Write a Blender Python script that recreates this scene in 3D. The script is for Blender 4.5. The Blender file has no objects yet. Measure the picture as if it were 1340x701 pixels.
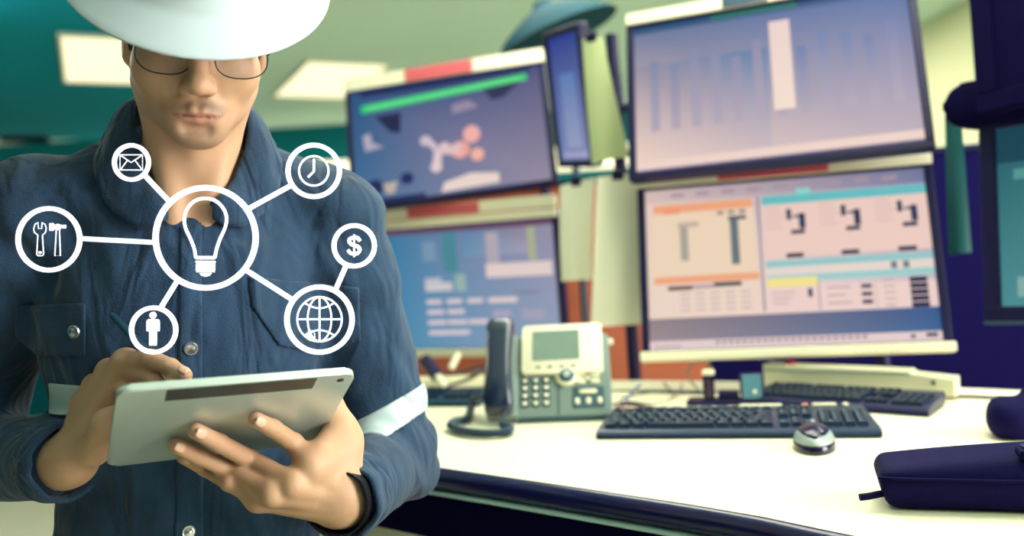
import bpy, bmesh, math, random
import numpy as np
from mathutils import Matrix, Vector, Euler

random.seed(7); np.random.seed(7)
SC = bpy.context.scene
COL = SC.collection

# ------------------------------------------------------------------ camera
F, CX, YH = 1150.0, 670.0, 334.0           # focal length and principal point in pixels of a 1340x701 frame
ROLL = math.radians(3.5)
ZC = 1.36                                   # camera height
DESK = ZC - 0.318                           # desk top height
cr, sr = math.cos(ROLL), math.sin(ROLL)
cam_d = bpy.data.cameras.new('camera'); cam = bpy.data.objects.new('camera', cam_d); COL.objects.link(cam)
cam.matrix_world = Matrix(((cr, sr, 0, 0), (0, 0, -1, 0), (-sr, cr, 0, ZC), (0, 0, 0, 1)))
cam_d.sensor_fit = 'HORIZONTAL'; cam_d.sensor_width = 36.0; cam_d.lens = F / 1340 * 36
cam_d.shift_y = (YH - 350.5) / 1340
cam_d.clip_start = 0.05; cam_d.clip_end = 60
cam_d.dof.use_dof = True; cam_d.dof.focus_distance = 1.0; cam_d.dof.aperture_fstop = 2.2
SC.camera = cam

# ------------------------------------------------------------------ world, exposure
wd = bpy.data.worlds.new('world'); SC.world = wd; wd.use_nodes = True
wd.node_tree.nodes['Background'].inputs[0].default_value = (0.62, 0.78, 0.86, 1)
wd.node_tree.nodes['Background'].inputs[1].default_value = 0.08
SC.view_settings.view_transform = 'Standard'; SC.view_settings.look = 'None'
SC.view_settings.exposure = 0.0; SC.view_settings.gamma = 1.0
SC.view_settings.use_curve_mapping = False
PANEL_LIGHT = 9.0                           # brightness of the added, unseen hanging light panels
# key light added for the face, placed at a made-up window
wl = bpy.data.lights.new('window_daylight', 'AREA'); wl.shape = 'RECTANGLE'; wl.size = 2.1; wl.size_y = 1.5
wl.energy = 170.0; wl.color = (1.0, 0.96, 0.86)
ADDED_WIN = Vector((3.02, 0.10, 1.70))
wlo = bpy.data.objects.new('window_daylight', wl); COL.objects.link(wlo); wlo.location = ADDED_WIN + Vector((-0.06, 0, 0))
wlo.rotation_euler = Vector((-1, 0, 0)).to_track_quat('-Z', 'Z').to_euler()

# ------------------------------------------------------------------ helpers: colour and materials
def lin(c):
    c = c / 255.0
    return c / 12.92 if c <= 0.04045 else ((c + 0.055) / 1.055) ** 2.4
def rgb(r, g, b): return (lin(r), lin(g), lin(b), 1.0)
MATS = {}
def mat(name, col, rough=0.5, metal=0.0, var=0.06, scale=30.0, bump=0.0, bscale=200.0, spec=0.5, emit=None, coat=0.0, sheen=0.0, trans=0.0, alpha=None):
    if name in MATS: return MATS[name]
    m = bpy.data.materials.new(name); m.use_nodes = True; MATS[name] = m
    nt = m.node_tree; b = nt.nodes['Principled BSDF']
    tc = nt.nodes.new('ShaderNodeTexCoord')
    nz = nt.nodes.new('ShaderNodeTexNoise'); nz.inputs['Scale'].default_value = scale; nz.inputs['Detail'].default_value = 4
    nt.links.new(tc.outputs['Object'], nz.inputs['Vector'])
    rp = nt.nodes.new('ShaderNodeMapRange'); rp.inputs[3].default_value = 1 - var; rp.inputs[4].default_value = 1 + var
    nt.links.new(nz.outputs['Fac'], rp.inputs[0])
    mx = nt.nodes.new('ShaderNodeMix'); mx.data_type = 'RGBA'; mx.blend_type = 'MULTIPLY'; mx.inputs[0].default_value = 1
    mx.inputs[6].default_value = col
    nt.links.new(rp.outputs[0], mx.inputs[7]); nt.links.new(mx.outputs[2], b.inputs['Base Color'])
    b.inputs['Roughness'].default_value = rough; b.inputs['Metallic'].default_value = metal
    b.inputs['Specular IOR Level'].default_value = spec; b.inputs['Coat Weight'].default_value = coat
    b.inputs['Sheen Weight'].default_value = sheen; b.inputs['Transmission Weight'].default_value = trans
    if alpha is not None: b.inputs['Alpha'].default_value = alpha
    if bump:
        n2 = nt.nodes.new('ShaderNodeTexNoise'); n2.inputs['Scale'].default_value = bscale; n2.inputs['Detail'].default_value = 3
        nt.links.new(tc.outputs['Object'], n2.inputs['Vector'])
        bp = nt.nodes.new('ShaderNodeBump'); bp.inputs['Strength'].default_value = bump; bp.inputs['Distance'].default_value = 0.002
        nt.links.new(n2.outputs['Fac'], bp.inputs['Height']); nt.links.new(bp.outputs[0], b.inputs['Normal'])
    if emit:
        b.inputs['Emission Color'].default_value = emit[0]; b.inputs['Emission Strength'].default_value = emit[1]
    return m
def attr_mat(name, emission=None, rough=0.5, sss=0.0, spec=0.4, bump=0.0, bscale=300.0, var=0.05):
    """material whose colour comes from the mesh's own colour attribute Col"""
    m = bpy.data.materials.new(name); m.use_nodes = True; MATS[name] = m
    nt = m.node_tree; b = nt.nodes['Principled BSDF']
    a = nt.nodes.new('ShaderNodeAttribute'); a.attribute_name = 'Col'
    tc = nt.nodes.new('ShaderNodeTexCoord')
    nz = nt.nodes.new('ShaderNodeTexNoise'); nz.inputs['Scale'].default_value = 60; nz.inputs['Detail'].default_value = 5
    nt.links.new(tc.outputs['Object'], nz.inputs['Vector'])
    rp = nt.nodes.new('ShaderNodeMapRange'); rp.inputs[3].default_value = 1 - var; rp.inputs[4].default_value = 1 + var
    nt.links.new(nz.outputs['Fac'], rp.inputs[0])
    mx = nt.nodes.new('ShaderNodeMix'); mx.data_type = 'RGBA'; mx.blend_type = 'MULTIPLY'; mx.inputs[0].default_value = 1
    nt.links.new(a.outputs['Color'], mx.inputs[6]); nt.links.new(rp.outputs[0], mx.inputs[7])
    if emission:
        b.inputs['Base Color'].default_value = (0.01, 0.01, 0.02, 1)
        nt.links.new(mx.outputs[2], b.inputs['Emission Color']); b.inputs['Emission Strength'].default_value = emission
    else:
        nt.links.new(mx.outputs[2], b.inputs['Base Color'])
    b.inputs['Roughness'].default_value = rough; b.inputs['Specular IOR Level'].default_value = spec
    if sss:
        b.inputs['Subsurface Weight'].default_value = sss; b.inputs['Subsurface Radius'].default_value = (0.012, 0.005, 0.003)
        b.inputs['Subsurface Scale'].default_value = 0.15
    if bump:
        n2 = nt.nodes.new('ShaderNodeTexNoise'); n2.inputs['Scale'].default_value = bscale
        nt.links.new(tc.outputs['Object'], n2.inputs['Vector'])
        bp = nt.nodes.new('ShaderNodeBump'); bp.inputs['Strength'].default_value = bump; bp.inputs['Distance'].default_value = 0.001
        nt.links.new(n2.outputs['Fac'], bp.inputs['Height']); nt.links.new(bp.outputs[0], b.inputs['Normal'])
    return m

CREAM = mat('cream_laminate', rgb(246, 238, 206), 0.45, var=0.02, scale=6)
IVORY = mat('ivory_plastic', rgb(240, 234, 205), 0.45, var=0.02)
WHITEP = mat('white_strip', rgb(240, 232, 208), 0.6, var=0.03)
NAVY = mat('navy_black_plastic', rgb(16, 12, 62), 0.45, var=0.1, spec=0.3)
NAVYG = mat('navy_black_gloss', rgb(14, 14, 52), 0.16, var=0.1)
NAVYM = mat('navy_black_matte', rgb(8, 5, 46), 0.85, var=0.1, spec=0.05)
TEALP = mat('dark_teal_plastic', rgb(18, 60, 84), 0.4, var=0.1)
KEYM = mat('key_plastic', rgb(22, 42, 66), 0.32, var=0.08)
RED = mat('red_tape', rgb(214, 92, 104), 0.6, var=0.05)
BROWN = mat('flare_tinted_fabric', rgb(178, 100, 74), 0.85, var=0.08, scale=14, bump=0.3, bscale=300, spec=0.15)  # orange flare glow put into the fabric colour
PHONEG = mat('phone_grey_plastic', rgb(128, 146, 142), 0.42, var=0.03)
PHONED = mat('phone_dark_plastic', rgb(52, 86, 98), 0.35, var=0.05)
SILVER = mat('brushed_aluminium', rgb(196, 206, 202), 0.36, 0.55, var=0.03, scale=80)
CHROME = mat('snap_metal', rgb(205, 208, 212), 0.25, 0.9, var=0.05)
GREYLCD = mat('grey_lcd', rgb(120, 140, 130), 0.25, var=0.05)
PAPER = mat('paper', rgb(255, 248, 226), 0.8, var=0.03, scale=10)
PAPERG = mat('green_tinted_paper', rgb(206, 214, 160), 0.8, var=0.08, scale=9)
CABLE = mat('dark_cable', rgb(34, 44, 60), 0.5)
CABLEL = mat('grey_cable', rgb(122, 128, 120), 0.5)
CABLEB = mat('blue_cable', rgb(80, 92, 170), 0.5)

# ------------------------------------------------------------------ helpers: geometry
class G:
    """collects polygons for ONE mesh object"""
    def __init__(s): s.v = []; s.f = []; s.c = None
    def add(s, vs, fs, M=None):
        o = len(s.v)
        for p in vs:
            p = Vector(p)
            s.v.append(tuple(M @ p) if M is not None else tuple(p))
        s.f += [tuple(i + o for i in q) for q in fs]
        return s
    def box(s, x0, x1, y0, y1, z0, z1, bev=0.0, seg=2, M=None):
        bm = bmesh.new()
        vs = [bm.verts.new(p) for p in ((x0, y0, z0), (x1, y0, z0), (x1, y1, z0), (x0, y1, z0), (x0, y0, z1), (x1, y0, z1), (x1, y1, z1), (x0, y1, z1))]
        for q in ((3, 2, 1, 0), (4, 5, 6, 7), (0, 1, 5, 4), (1, 2, 6, 5), (2, 3, 7, 6), (3, 0, 4, 7)): bm.faces.new([vs[i] for i in q])
        if bev: bmesh.ops.bevel(bm, geom=list(bm.edges), offset=bev, segments=seg, affect='EDGES', profile=0.5)
        return s.frombm(bm, M)
    def frombm(s, bm, M=None):
        bm.verts.index_update()
        s.add([v.co.copy() for v in bm.verts], [[v.index for v in f.verts] for f in bm.faces], M); bm.free(); return s
    def prism(s, pts, z0, z1, M=None, bev=0.0, seg=2):
        """outline in xy (counter clockwise), extruded z0..z1"""
        n = len(pts); bm = bmesh.new()
        a = [bm.verts.new((x, y, z0)) for x, y in pts]; b = [bm.verts.new((x, y, z1)) for x, y in pts]
        bm.faces.new(a[::-1]); bm.faces.new(b)
        for i in range(n): bm.faces.new((a[i], a[(i + 1) % n], b[(i + 1) % n], b[i]))
        if bev:
            ed = [e for e in bm.edges if abs(e.verts[0].co.z - e.verts[1].co.z) < 1e-7]
            bmesh.ops.bevel(bm, geom=ed, offset=bev, segments=seg, affect='EDGES', profile=0.5)
        return s.frombm(bm, M)
    def tube(s, pts, r, n=8, closed=False, caps=True, M=None):
        pts = [Vector(p) for p in pts]; m = len(pts); rs = r if isinstance(r, (list, tuple)) else [r] * m
        vs = []; up = None
        for i, p in enumerate(pts):
            if closed: t = (pts[(i + 1) % m] - pts[i - 1]).normalized()
            else: t = (pts[min(i + 1, m - 1)] - pts[max(i - 1, 0)]).normalized()
            if up is None:
                up = Vector((0, 0, 1)) if abs(t.z) < 0.9 else Vector((1, 0, 0))
            e1 = (up - t * up.dot(t)).normalized(); e2 = t.cross(e1); up = e1
            for k in range(n):
                a = 2 * math.pi * k / n
                vs.append(p + (e1 * math.cos(a) + e2 * math.sin(a)) * rs[i])
        fs = []
        for i in range(m if closed else m - 1):
            j = (i + 1) % m
            for k in range(n): fs.append((i * n + k, i * n + (k + 1) % n, j * n + (k + 1) % n, j * n + k))
        if caps and not closed: fs.append(tuple(range(n - 1, -1, -1))); fs.append(tuple((m - 1) * n + k for k in range(n)))
        return s.add(vs, fs, M)
    def lathe(s, prof, n=24, M=None, sx=1.0, sy=1.0):
        vs = []; fs = []; m = len(prof)
        for r, z in prof:
            for k in range(n):
                a = 2 * math.pi * k / n; vs.append((r * math.cos(a) * sx, r * math.sin(a) * sy, z))
        for i in range(m - 1):
            for k in range(n): fs.append((i * n + k, i * n + (k + 1) % n, (i + 1) * n + (k + 1) % n, (i + 1) * n + k))
        if prof[0][0] > 1e-6: fs.append(tuple(range(n - 1, -1, -1)))
        if prof[-1][0] > 1e-6: fs.append(tuple((m - 1) * n + k for k in range(n)))
        return s.add(vs, fs, M)
    def ring(s, r0, r1, h, n=40, M=None):
        """flat annulus in the xz plane, thickness h along y"""
        vs = []; fs = []
        for k in range(n):
            a = 2 * math.pi * k / n; c, q = math.cos(a), math.sin(a)
            vs += [(r0 * c, -h / 2, r0 * q), (r1 * c, -h / 2, r1 * q), (r1 * c, h / 2, r1 * q), (r0 * c, h / 2, r0 * q)]
        for k in range(n):
            i, j = 4 * k, 4 * ((k + 1) % n)
            for e in range(4): fs.append((i + e, i + (e + 1) % 4, j + (e + 1) % 4, j + e))
        return s.add(vs, fs, M)
    def obj(s, name, m, parent=None, smooth=None, base=None):
        """base: subtract this point (vertices given in world coordinates under an Empty standing there)"""
        me = bpy.data.meshes.new(name)
        v = s.v if base is None else [(p[0] - base[0], p[1] - base[1], p[2] - base[2]) for p in s.v]
        me.from_pydata(v, [], s.f); me.update()
        bm = bmesh.new(); bm.from_mesh(me); bmesh.ops.recalc_face_normals(bm, faces=list(bm.faces)); bm.to_mesh(me); bm.free()
        if smooth is not None:
            me.polygons.foreach_set('use_smooth', [True] * len(me.polygons))
            if smooth < 180: me.set_sharp_from_angle(angle=math.radians(smooth))
        me.materials.append(m)
        o = bpy.data.objects.new(name, me); COL.objects.link(o)
        if parent is not None: o.parent = parent
        return o
def tag(o, label=None, cat=None, group=None, kind=None):
    if label: o['label'] = label
    if cat: o['category'] = cat
    if group: o['group'] = group
    if kind: o['kind'] = kind
    return o
def empty(name, loc, rot=(0, 0, 0), label=None, cat=None, group=None):
    o = bpy.data.objects.new(name, None); COL.objects.link(o); o.empty_display_size = 0.05
    o.location = loc; o.rotation_euler = rot
    return tag(o, label, cat, group)
def clone(src, parent, loc, rot=(0, 0, 0), sc=(1, 1, 1)):
    o = src.copy(); COL.objects.link(o); o.parent = parent; o.location = loc; o.rotation_euler = rot; o.scale = sc
    return o
def W(x, d, z):
    """camera frame (right, depth, up) to world"""
    return Vector((x * cr + z * sr, d, ZC - x * sr + z * cr))
def Pc(px, py, d): return np.array([(px - CX) / F * d, d, (YH - py) / F * d])
def Pw(px, py, d): return W(*Pc(px, py, d))
def onz(px, py, z):
    """world point at height z seen at a photograph pixel"""
    a = Pw(px, py, 1.0) - Vector((0, 0, ZC)); t = (z - ZC) / a.z
    return Vector((a.x * t, a.y * t, z))
def spline(pts, n=8):
    pts = [Vector(p) for p in pts]; out = []
    for i in range(len(pts) - 1):
        p0, p1, p2, p3 = pts[max(i - 1, 0)], pts[i], pts[i + 1], pts[min(i + 2, len(pts) - 1)]
        for k in range(n):
            t = k / n
            out.append(0.5 * ((2 * p1) + (p2 - p0) * t + (2 * p0 - 5 * p1 + 4 * p2 - p3) * t * t + (3 * p1 - p0 - 3 * p2 + p3) * t ** 3))
    return out + [pts[-1]]
def rrect(x0, x1, y0, y1, r, n=5):
    out = []
    for cx, cy, a0 in ((x1 - r, y1 - r, 0), (x0 + r, y1 - r, 90), (x0 + r, y0 + r, 180), (x1 - r, y0 + r, 270)):
        for k in range(n + 1):
            a = math.radians(a0 + 90 * k / n); out.append((cx + r * math.cos(a), cy + r * math.sin(a)))
    return out
XZ = Matrix(((1, 0, 0, 0), (0, 0, -1, 0), (0, 1, 0, 0), (0, 0, 0, 1)))   # xy outline -> xz plane, extrusion towards -y

# ------------------------------------------------------------------ helpers: smooth solids (distance fields + surface nets)
class SDF:
    def __init__(s): s.p = []
    def cone(s, a, b, r1, r2=None, k=0.01, sub=False):
        s.p.append(('c', np.array(a, float), np.array(b, float), r1, r1 if r2 is None else r2, k, sub)); return s
    def chain(s, pts, rs, k=0.006):
        for i in range(len(pts) - 1): s.cone(pts[i], pts[i + 1], rs[i], rs[i + 1], k)
        return s
    def ell(s, c, r, R=None, k=0.01, sub=False):
        s.p.append(('e', np.array(c, float), np.array(r, float), np.eye(3) if R is None else np.array(R, float), 0, k, sub)); return s
    def box(s, c, hs, rr, R=None, k=0.005, sub=False):
        s.p.append(('b', np.array(c, float), np.array(hs, float) - rr, np.eye(3) if R is None else np.array(R, float), rr, k, sub)); return s
    @staticmethod
    def one(q, P):
        if q[0] == 'c':
            a, b = q[1], q[2]; ba = b - a; pa = P - a
            t = np.clip(pa @ ba / max(ba @ ba, 1e-12), 0, 1)
            return np.sqrt(((pa - t[:, None] * ba) ** 2).sum(1)) - (q[3] + t * (q[4] - q[3]))
        L = (P - q[1]) @ q[3]
        if q[0] == 'e':
            u = L / q[2]; k0 = np.sqrt((u * u).sum(1)); k1 = np.sqrt(((u / q[2]) ** 2).sum(1)) + 1e-9
            return k0 * (k0 - 1.0) / k1
        d = np.abs(L) - q[2]
        return np.sqrt((np.maximum(d, 0) ** 2).sum(1)) + np.minimum(d.max(1), 0) - q[4]
    def ev(s, P, prims=None):
        d = np.full(len(P), 1e3)
        for q in (s.p if prims is None else prims):
            v = SDF.one(q, P); k = q[5]
            if q[6]:
                h = np.maximum(k - np.abs(d + v), 0) / k; d = np.maximum(d, -v) + h * h * k / 4
            else:
                h = np.maximum(k - np.abs(d - v), 0) / k; d = np.minimum(d, v) - h * h * k / 4
        return d
def nets(sdf, lo, hi, h, post=None):
    """surface nets over a box, evaluated only in blocks near the surface"""
    lo = np.array(lo, float); hi = np.array(hi, float); B = 12
    nb = np.ceil((hi - lo) / (h * B)).astype(int)
    n = nb * B
    gi = np.stack(np.meshgrid(*[np.arange(k) for k in nb], indexing='ij'), -1).reshape(-1, 3)
    cen = lo + (gi + 0.5) * B * h - h / 2
    dc = sdf.ev(cen); half = B * h * 0.87
    vol = np.empty(n, np.float32)
    v6 = vol.reshape(nb[0], B, nb[1], B, nb[2], B)
    v6[...] = dc.reshape(nb)[:, None, :, None, :, None]
    loc = np.stack(np.meshgrid(*[np.arange(B)] * 3, indexing='ij'), -1).reshape(-1, 3) * h
    pv = [SDF.one(q, cen) for q in sdf.p]
    for i in np.nonzero(np.abs(dc) < half * 1.25 + 0.012)[0]:
        pr = [q for q, v in zip(sdf.p, pv) if (v[i] < dc[i] + 2 * half + q[5] + 0.004 if not q[6] else v[i] < half + q[5] + 0.004)]
        P = lo + gi[i] * B * h + loc
        d = sdf.ev(P, pr)
        if post is not None: d = post(P, d)
        a, b, c = gi[i]
        v6[a, :, b, :, c, :] = d.reshape(B, B, B)
    S = vol < 0
    cnt = np.zeros(n - 1, np.int8)
    for a in (0, 1):
        for b in (0, 1):
            for c in (0, 1): cnt += S[a:n[0] - 1 + a, b:n[1] - 1 + b, c:n[2] - 1 + c]
    act = (cnt > 0) & (cnt < 8)
    ids = np.argwhere(act)
    idx = np.full(n - 1, -1, np.int32); idx[act] = np.arange(len(ids))
    acc = np.zeros((len(ids), 3)); num = np.zeros(len(ids))
    cor = {}
    for a in (0, 1):
        for b in (0, 1):
            for c in (0, 1): cor[a, b, c] = vol[ids[:, 0] + a, ids[:, 1] + b, ids[:, 2] + c]
    for ax in range(3):
        for u in (0, 1):
            for w in (0, 1):
                p0 = [0, 0, 0]; o = [k for k in range(3) if k != ax]; p0[o[0]] = u; p0[o[1]] = w; p1 = list(p0); p1[ax] = 1
                va, vb = cor[tuple(p0)], cor[tuple(p1)]; m = (va < 0) != (vb < 0)
                t = np.where(m, va / np.where(m, va - vb, 1), 0)
                q = np.tile(np.array(p0, float), (len(ids), 1)); q[:, ax] = t
                acc += q * m[:, None]; num += m
    V = lo + (ids + acc / num[:, None]) * h
    faces = []
    for ax in range(3):
        o = [(ax + 1) % 3, (ax + 2) % 3]
        sl0 = [slice(None)] * 3; sl1 = [slice(None)] * 3
        sl0[ax] = slice(0, n[ax] - 1); sl1[ax] = slice(1, n[ax])
        ch = S[tuple(sl0)] != S[tuple(sl1)]
        e = np.argwhere(ch)
        e = e[(e[:, o[0]] > 0) & (e[:, o[1]] > 0) & (e[:, o[0]] < n[o[0]] - 1) & (e[:, o[1]] < n[o[1]] - 1)]
        def cell(du, dw):
            c = e.copy(); c[:, o[0]] -= du; c[:, o[1]] -= dw
            return idx[c[:, 0], c[:, 1], c[:, 2]]
        q = np.stack([cell(1, 1), cell(0, 1), cell(0, 0), cell(1, 0)], 1)
        ins = S[e[:, 0], e[:, 1], e[:, 2]]
        q[~ins] = q[~ins][:, ::-1]
        faces.append(q[(q >= 0).all(1)])
    return V, np.concatenate(faces)
def np_obj(name, V, Fq, m, parent=None, base=(0, 0, 0), cam_frame=True, cols=None, smooth=True):
    """mesh object from arrays; camera frame points are turned into world coordinates"""
    V = np.asarray(V)
    if cam_frame:
        V = np.stack([V[:, 0] * cr + V[:, 2] * sr, V[:, 1], ZC - V[:, 0] * sr + V[:, 2] * cr], 1)
    V = V - np.array(base)
    me = bpy.data.meshes.new(name)
    me.vertices.add(len(V)); me.vertices.foreach_set('co', V.astype(np.float32).ravel())
    nf = len(Fq); me.loops.add(nf * 4); me.loops.foreach_set('vertex_index', Fq.astype(np.int32).ravel())
    me.polygons.add(nf); me.polygons.foreach_set('loop_start', np.arange(0, nf * 4, 4, dtype=np.int32))
    if smooth: me.polygons.foreach_set('use_smooth', np.ones(nf, bool))
    me.update(); me.validate()
    if cols is not None:
        ca = me.color_attributes.new('Col', 'FLOAT_COLOR', 'POINT')
        ca.data.foreach_set('color', np.concatenate([cols, np.ones((len(cols), 1))], 1).astype(np.float32).ravel())
    me.materials.append(m)
    o = bpy.data.objects.new(name, me); COL.objects.link(o)
    if parent is not None: o.parent = parent
    return o

# ------------------------------------------------------------------ the room
CEIL = ZC + 1.45
SAGE = mat('sage_ceiling_paint', rgb(206, 234, 224), 0.9, var=0.05, scale=1.5, spec=0.1)
TEALC = mat('teal_ceiling_tone', rgb(10, 142, 166), 0.9, var=0.08, scale=1.2, spec=0.1)
TEALW = mat('teal_wall_paint', rgb(10, 104, 116), 0.85, var=0.08, scale=1.5, spec=0.1)
FLOORM = mat('pale_floor_vinyl', rgb(196, 194, 172), 0.5, var=0.05, scale=4)
def plane_obj(name, x0, x1, y0, y1, z0, z1, m): return tag(G().box(x0, x1, y0, y1, z0, z1).obj(name, m), kind='structure')
plane_obj('floor', -7, 4, -3.5, 10, -0.1, 0, FLOORM)
plane_obj('ceiling', -7, 4, -3.5, 10, CEIL, CEIL + 0.1, SAGE)
plane_obj('wall_back', -7, 4, 9.0, 9.1, 0, CEIL, TEALW)
plane_obj('wall_left', -6.6, -6.5, -3.5, 9.0, 0, CEIL, TEALW)
# right wall out of view, with a made-up window opening, frame and panes
wy0, wy1, wz0, wz1 = ADDED_WIN.y - 1.1, ADDED_WIN.y + 1.1, ADDED_WIN.z - .8, ADDED_WIN.z + .8
g = G()
g.box(3.0, 3.1, -3.5, wy0, 0, CEIL); g.box(3.0, 3.1, wy1, 9.0, 0, CEIL); g.box(3.0, 3.1, wy0, wy1, 0, wz0); g.box(3.0, 3.1, wy0, wy1, wz1, CEIL)
tag(g.obj('wall_right', mat('pale_green_wall_paint', rgb(222, 226, 192), .85, var=.04, scale=2, spec=.1)), kind='structure')
g = G()
for y0, y1, z0, z1 in ((wy0, wy1, wz0, wz0 + .05), (wy0, wy1, wz1 - .05, wz1), (wy0, wy0 + .05, wz0, wz1), (wy1 - .05, wy1, wz0, wz1), (ADDED_WIN.y - .025, ADDED_WIN.y + .025, wz0, wz1)):
    g.box(3.0, 3.06, y0, y1, z0, z1)
added_win = tag(g.obj('added_window_1', CREAM), kind='structure')
for y0, y1 in ((wy0 + .05, ADDED_WIN.y - .025), (ADDED_WIN.y + .025, wy1 - .05)):
    G().box(3.045, 3.05, y0, y1, wz0 + .05, wz1 - .05).obj('added_pane', mat('added_glow_pane', rgb(235, 240, 245), .1, emit=(rgb(235, 240, 245), 2.0)), added_win)
tag(G().box(-6.5, 3.0, 8.80, 8.995, CEIL - 0.62, CEIL - 0.40, 0.005).obj('trim_1', mat('wall_light_strip', rgb(246, 238, 206), .6, emit=(rgb(255, 246, 210), 1.5))), kind='structure')   # light strip along the far wall

# two light panels in view fix the direction of the ceiling grid
q2 = [onz(x, y, CEIL) for x, y in ((420, 52), (528, 75), (445, 140), (335, 130))]
vv = ((q2[3] - q2[0]) + (q2[2] - q2[1])); vv.normalize()
uu = Vector((vv.y, -vv.x, 0)) if vv.y > 0 else Vector((-vv.y, vv.x, 0))
c2 = sum(q2, Vector()) / 4
PW, PL = 0.62, 1.30
ang = math.atan2(uu.y, uu.x)
SOF = 0.05
q1 = [onz(x, y, CEIL - SOF) for x, y in ((72, 28), (38, 112))]
c1 = (q1[0] + q1[1]) / 2 + uu * 0.42
# lowered ceiling section, coloured teal left of the line between the two panels
mid = (c1 + c2) / 2 + uu * 0.02
Ms = Matrix.Translation((mid.x, mid.y, 0)) @ Matrix.Rotation(ang, 4, 'Z')
tag(G().box(-3.2, 0, -3.4, 3.2, CEIL - SOF, CEIL - 0.002, M=Ms).obj('trim_2', TEALC), kind='structure')
LFRAME = mat('light_frame_white', rgb(220, 222, 205), 0.5)
LCREAM = mat('light_diffuser_far', rgb(250, 240, 210), 0.6, emit=(rgb(255, 244, 206), 1.0))
LON = mat('unseen_diffuser_near', rgb(250, 240, 210), 0.6, emit=((1.0, 0.97, 0.83, 1), PANEL_LIGHT))
LFAR = mat('added_diffuser_back', rgb(250, 240, 210), 0.6, emit=((1.0, 0.97, 0.83, 1), 16.0))
def light_panel(c, z, m, label, hang=0.0):
    e = empty('ceiling_light', (c.x, c.y, z), (0, 0, ang), label, 'ceiling light', 'ceiling light panels')
    g = G()
    for x0, x1, y0, y1 in ((-PW / 2, PW / 2, -PL / 2, -PL / 2 + 0.02), (-PW / 2, PW / 2, PL / 2 - 0.02, PL / 2), (-PW / 2, -PW / 2 + 0.02, -PL / 2 + .02, PL / 2 - .02), (PW / 2 - 0.02, PW / 2, -PL / 2 + .02, PL / 2 - .02)):
        g.box(x0, x1, y0, y1, -0.02, -0.001, 0.002, 1)
    g.obj('light_frame', LFRAME, e)
    G().box(-PW / 2 + .02, PW / 2 - .02, -PL / 2 + .02, PL / 2 - .02, -0.014, -0.004).obj('diffuser', m, e)
    if hang:                                # added fixtures, hung low to shine up onto the ceiling
        for sx in (-1, 1):
            for sy in (-1, 1): G().tube([(sx * PW * .45, sy * PL * .45, -.002), (sx * PW * .45, sy * PL * .45, hang)], .002, 5).obj('suspension_wire', SILVER, e)
    return e
light_panel(c1, CEIL - SOF, LCREAM, 'cream light panel in the teal ceiling left of the hat')
light_panel(c2, CEIL, LCREAM, 'cream light panel in the green ceiling right of the hat')
for lx, ly, lb in ((0.85, 1.40, 'unseen bright light panel above the desk'),
                   (0.25, 2.55, 'added unseen light panel behind the monitors'),
                   (1.75, 2.75, 'added unseen light panel behind the right hand monitors'), (-2.6, 3.4, 'added unseen light panel left of the man')):
    light_panel(Vector((lx, ly, 0)), CEIL - .32, LON, lb, .32)  # out-of-view hanging panels, added to brighten the desk and ceiling
for lx, ly, lb in ((1.62, 5.7, 'added light panel in the ceiling hidden behind the upper right monitor'), (1.6, 6.6, 'added light panel far back behind the monitor stack'), (-0.55, 7.4, 'added light panel far back above the left monitors'), (-3.6, 3.2, 'added light panel at the far left of the room')):
    light_panel(Vector((lx, ly, 0)), CEIL if lx > -3 else CEIL - SOF, LFAR, lb)  # strong hidden panels, added so their bounce brightens the far ceiling
# air vent in the teal ceiling
vp = onz(32, 181, CEIL - SOF)
e = empty('ceiling_vent', (vp.x, vp.y, CEIL - SOF), (0, 0, ang), 'dark air vent in the teal ceiling by the left edge', 'air vent')
g = G()
g.box(-.22, .22, -.22, -.2, -.012, -.001); g.box(-.22, .22, .2, .22, -.012, -.001); g.box(-.22, -.2, -.2, .2, -.012, -.001); g.box(.2, .22, -.2, .2, -.012, -.001)
g.obj('vent_frame', TEALP, e)
for k in range(8):
    G().box(-.2, .2, -.012, .012, -.002, .002, M=Matrix.Translation((0, -.17 + k * .0486, -.01)) @ Matrix.Rotation(.6, 4, 'X')).obj('slat', NAVYM, e)

# ------------------------------------------------------------------ desk
def xy(p): return (p.x, p.y)
front = [(-0.95, 2.03), (-0.50, 1.645)] + [xy(onz(px, py, DESK)) for px, py in ((560, 609), (700, 629), (900, 659), (1000, 676), (1100, 697))] + [(0.50, 0.775), (0.64, 0.62)]
rear = [(1.06, 0.80), (1.05, 1.28)] + [xy(onz(px, py, DESK)) for px, py in ((1340, 512), (1250, 508), (1000, 500), (800, 498), (540, 498))] + [(-0.75, 2.55)]
desk = empty('desk', (0.3, 1.5, 0), label='cream topped console desk with a dark rounded edge', cat='desk')
DB = (0.3, 1.5, 0)
outline = front + rear
G().prism(outline, DESK - 0.026, DESK).obj('desktop', CREAM, desk, base=DB)
fr = [Vector((x, y, 0)) for x, y in front]
def offs(pts, d):
    out = []
    for i, p in enumerate(pts):
        t = (pts[min(i + 1, len(pts) - 1)] - pts[max(i - 1, 0)]).normalized()
        out.append(p + Vector((t.y, -t.x, 0)) * d * (1 if True else 0))
    return out
nrm = offs(fr, 1.0)
sgn = 1.0 if (nrm[4] - fr[4]).dot(Vector((0, -1, 0))) > 0 else -1.0
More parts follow.
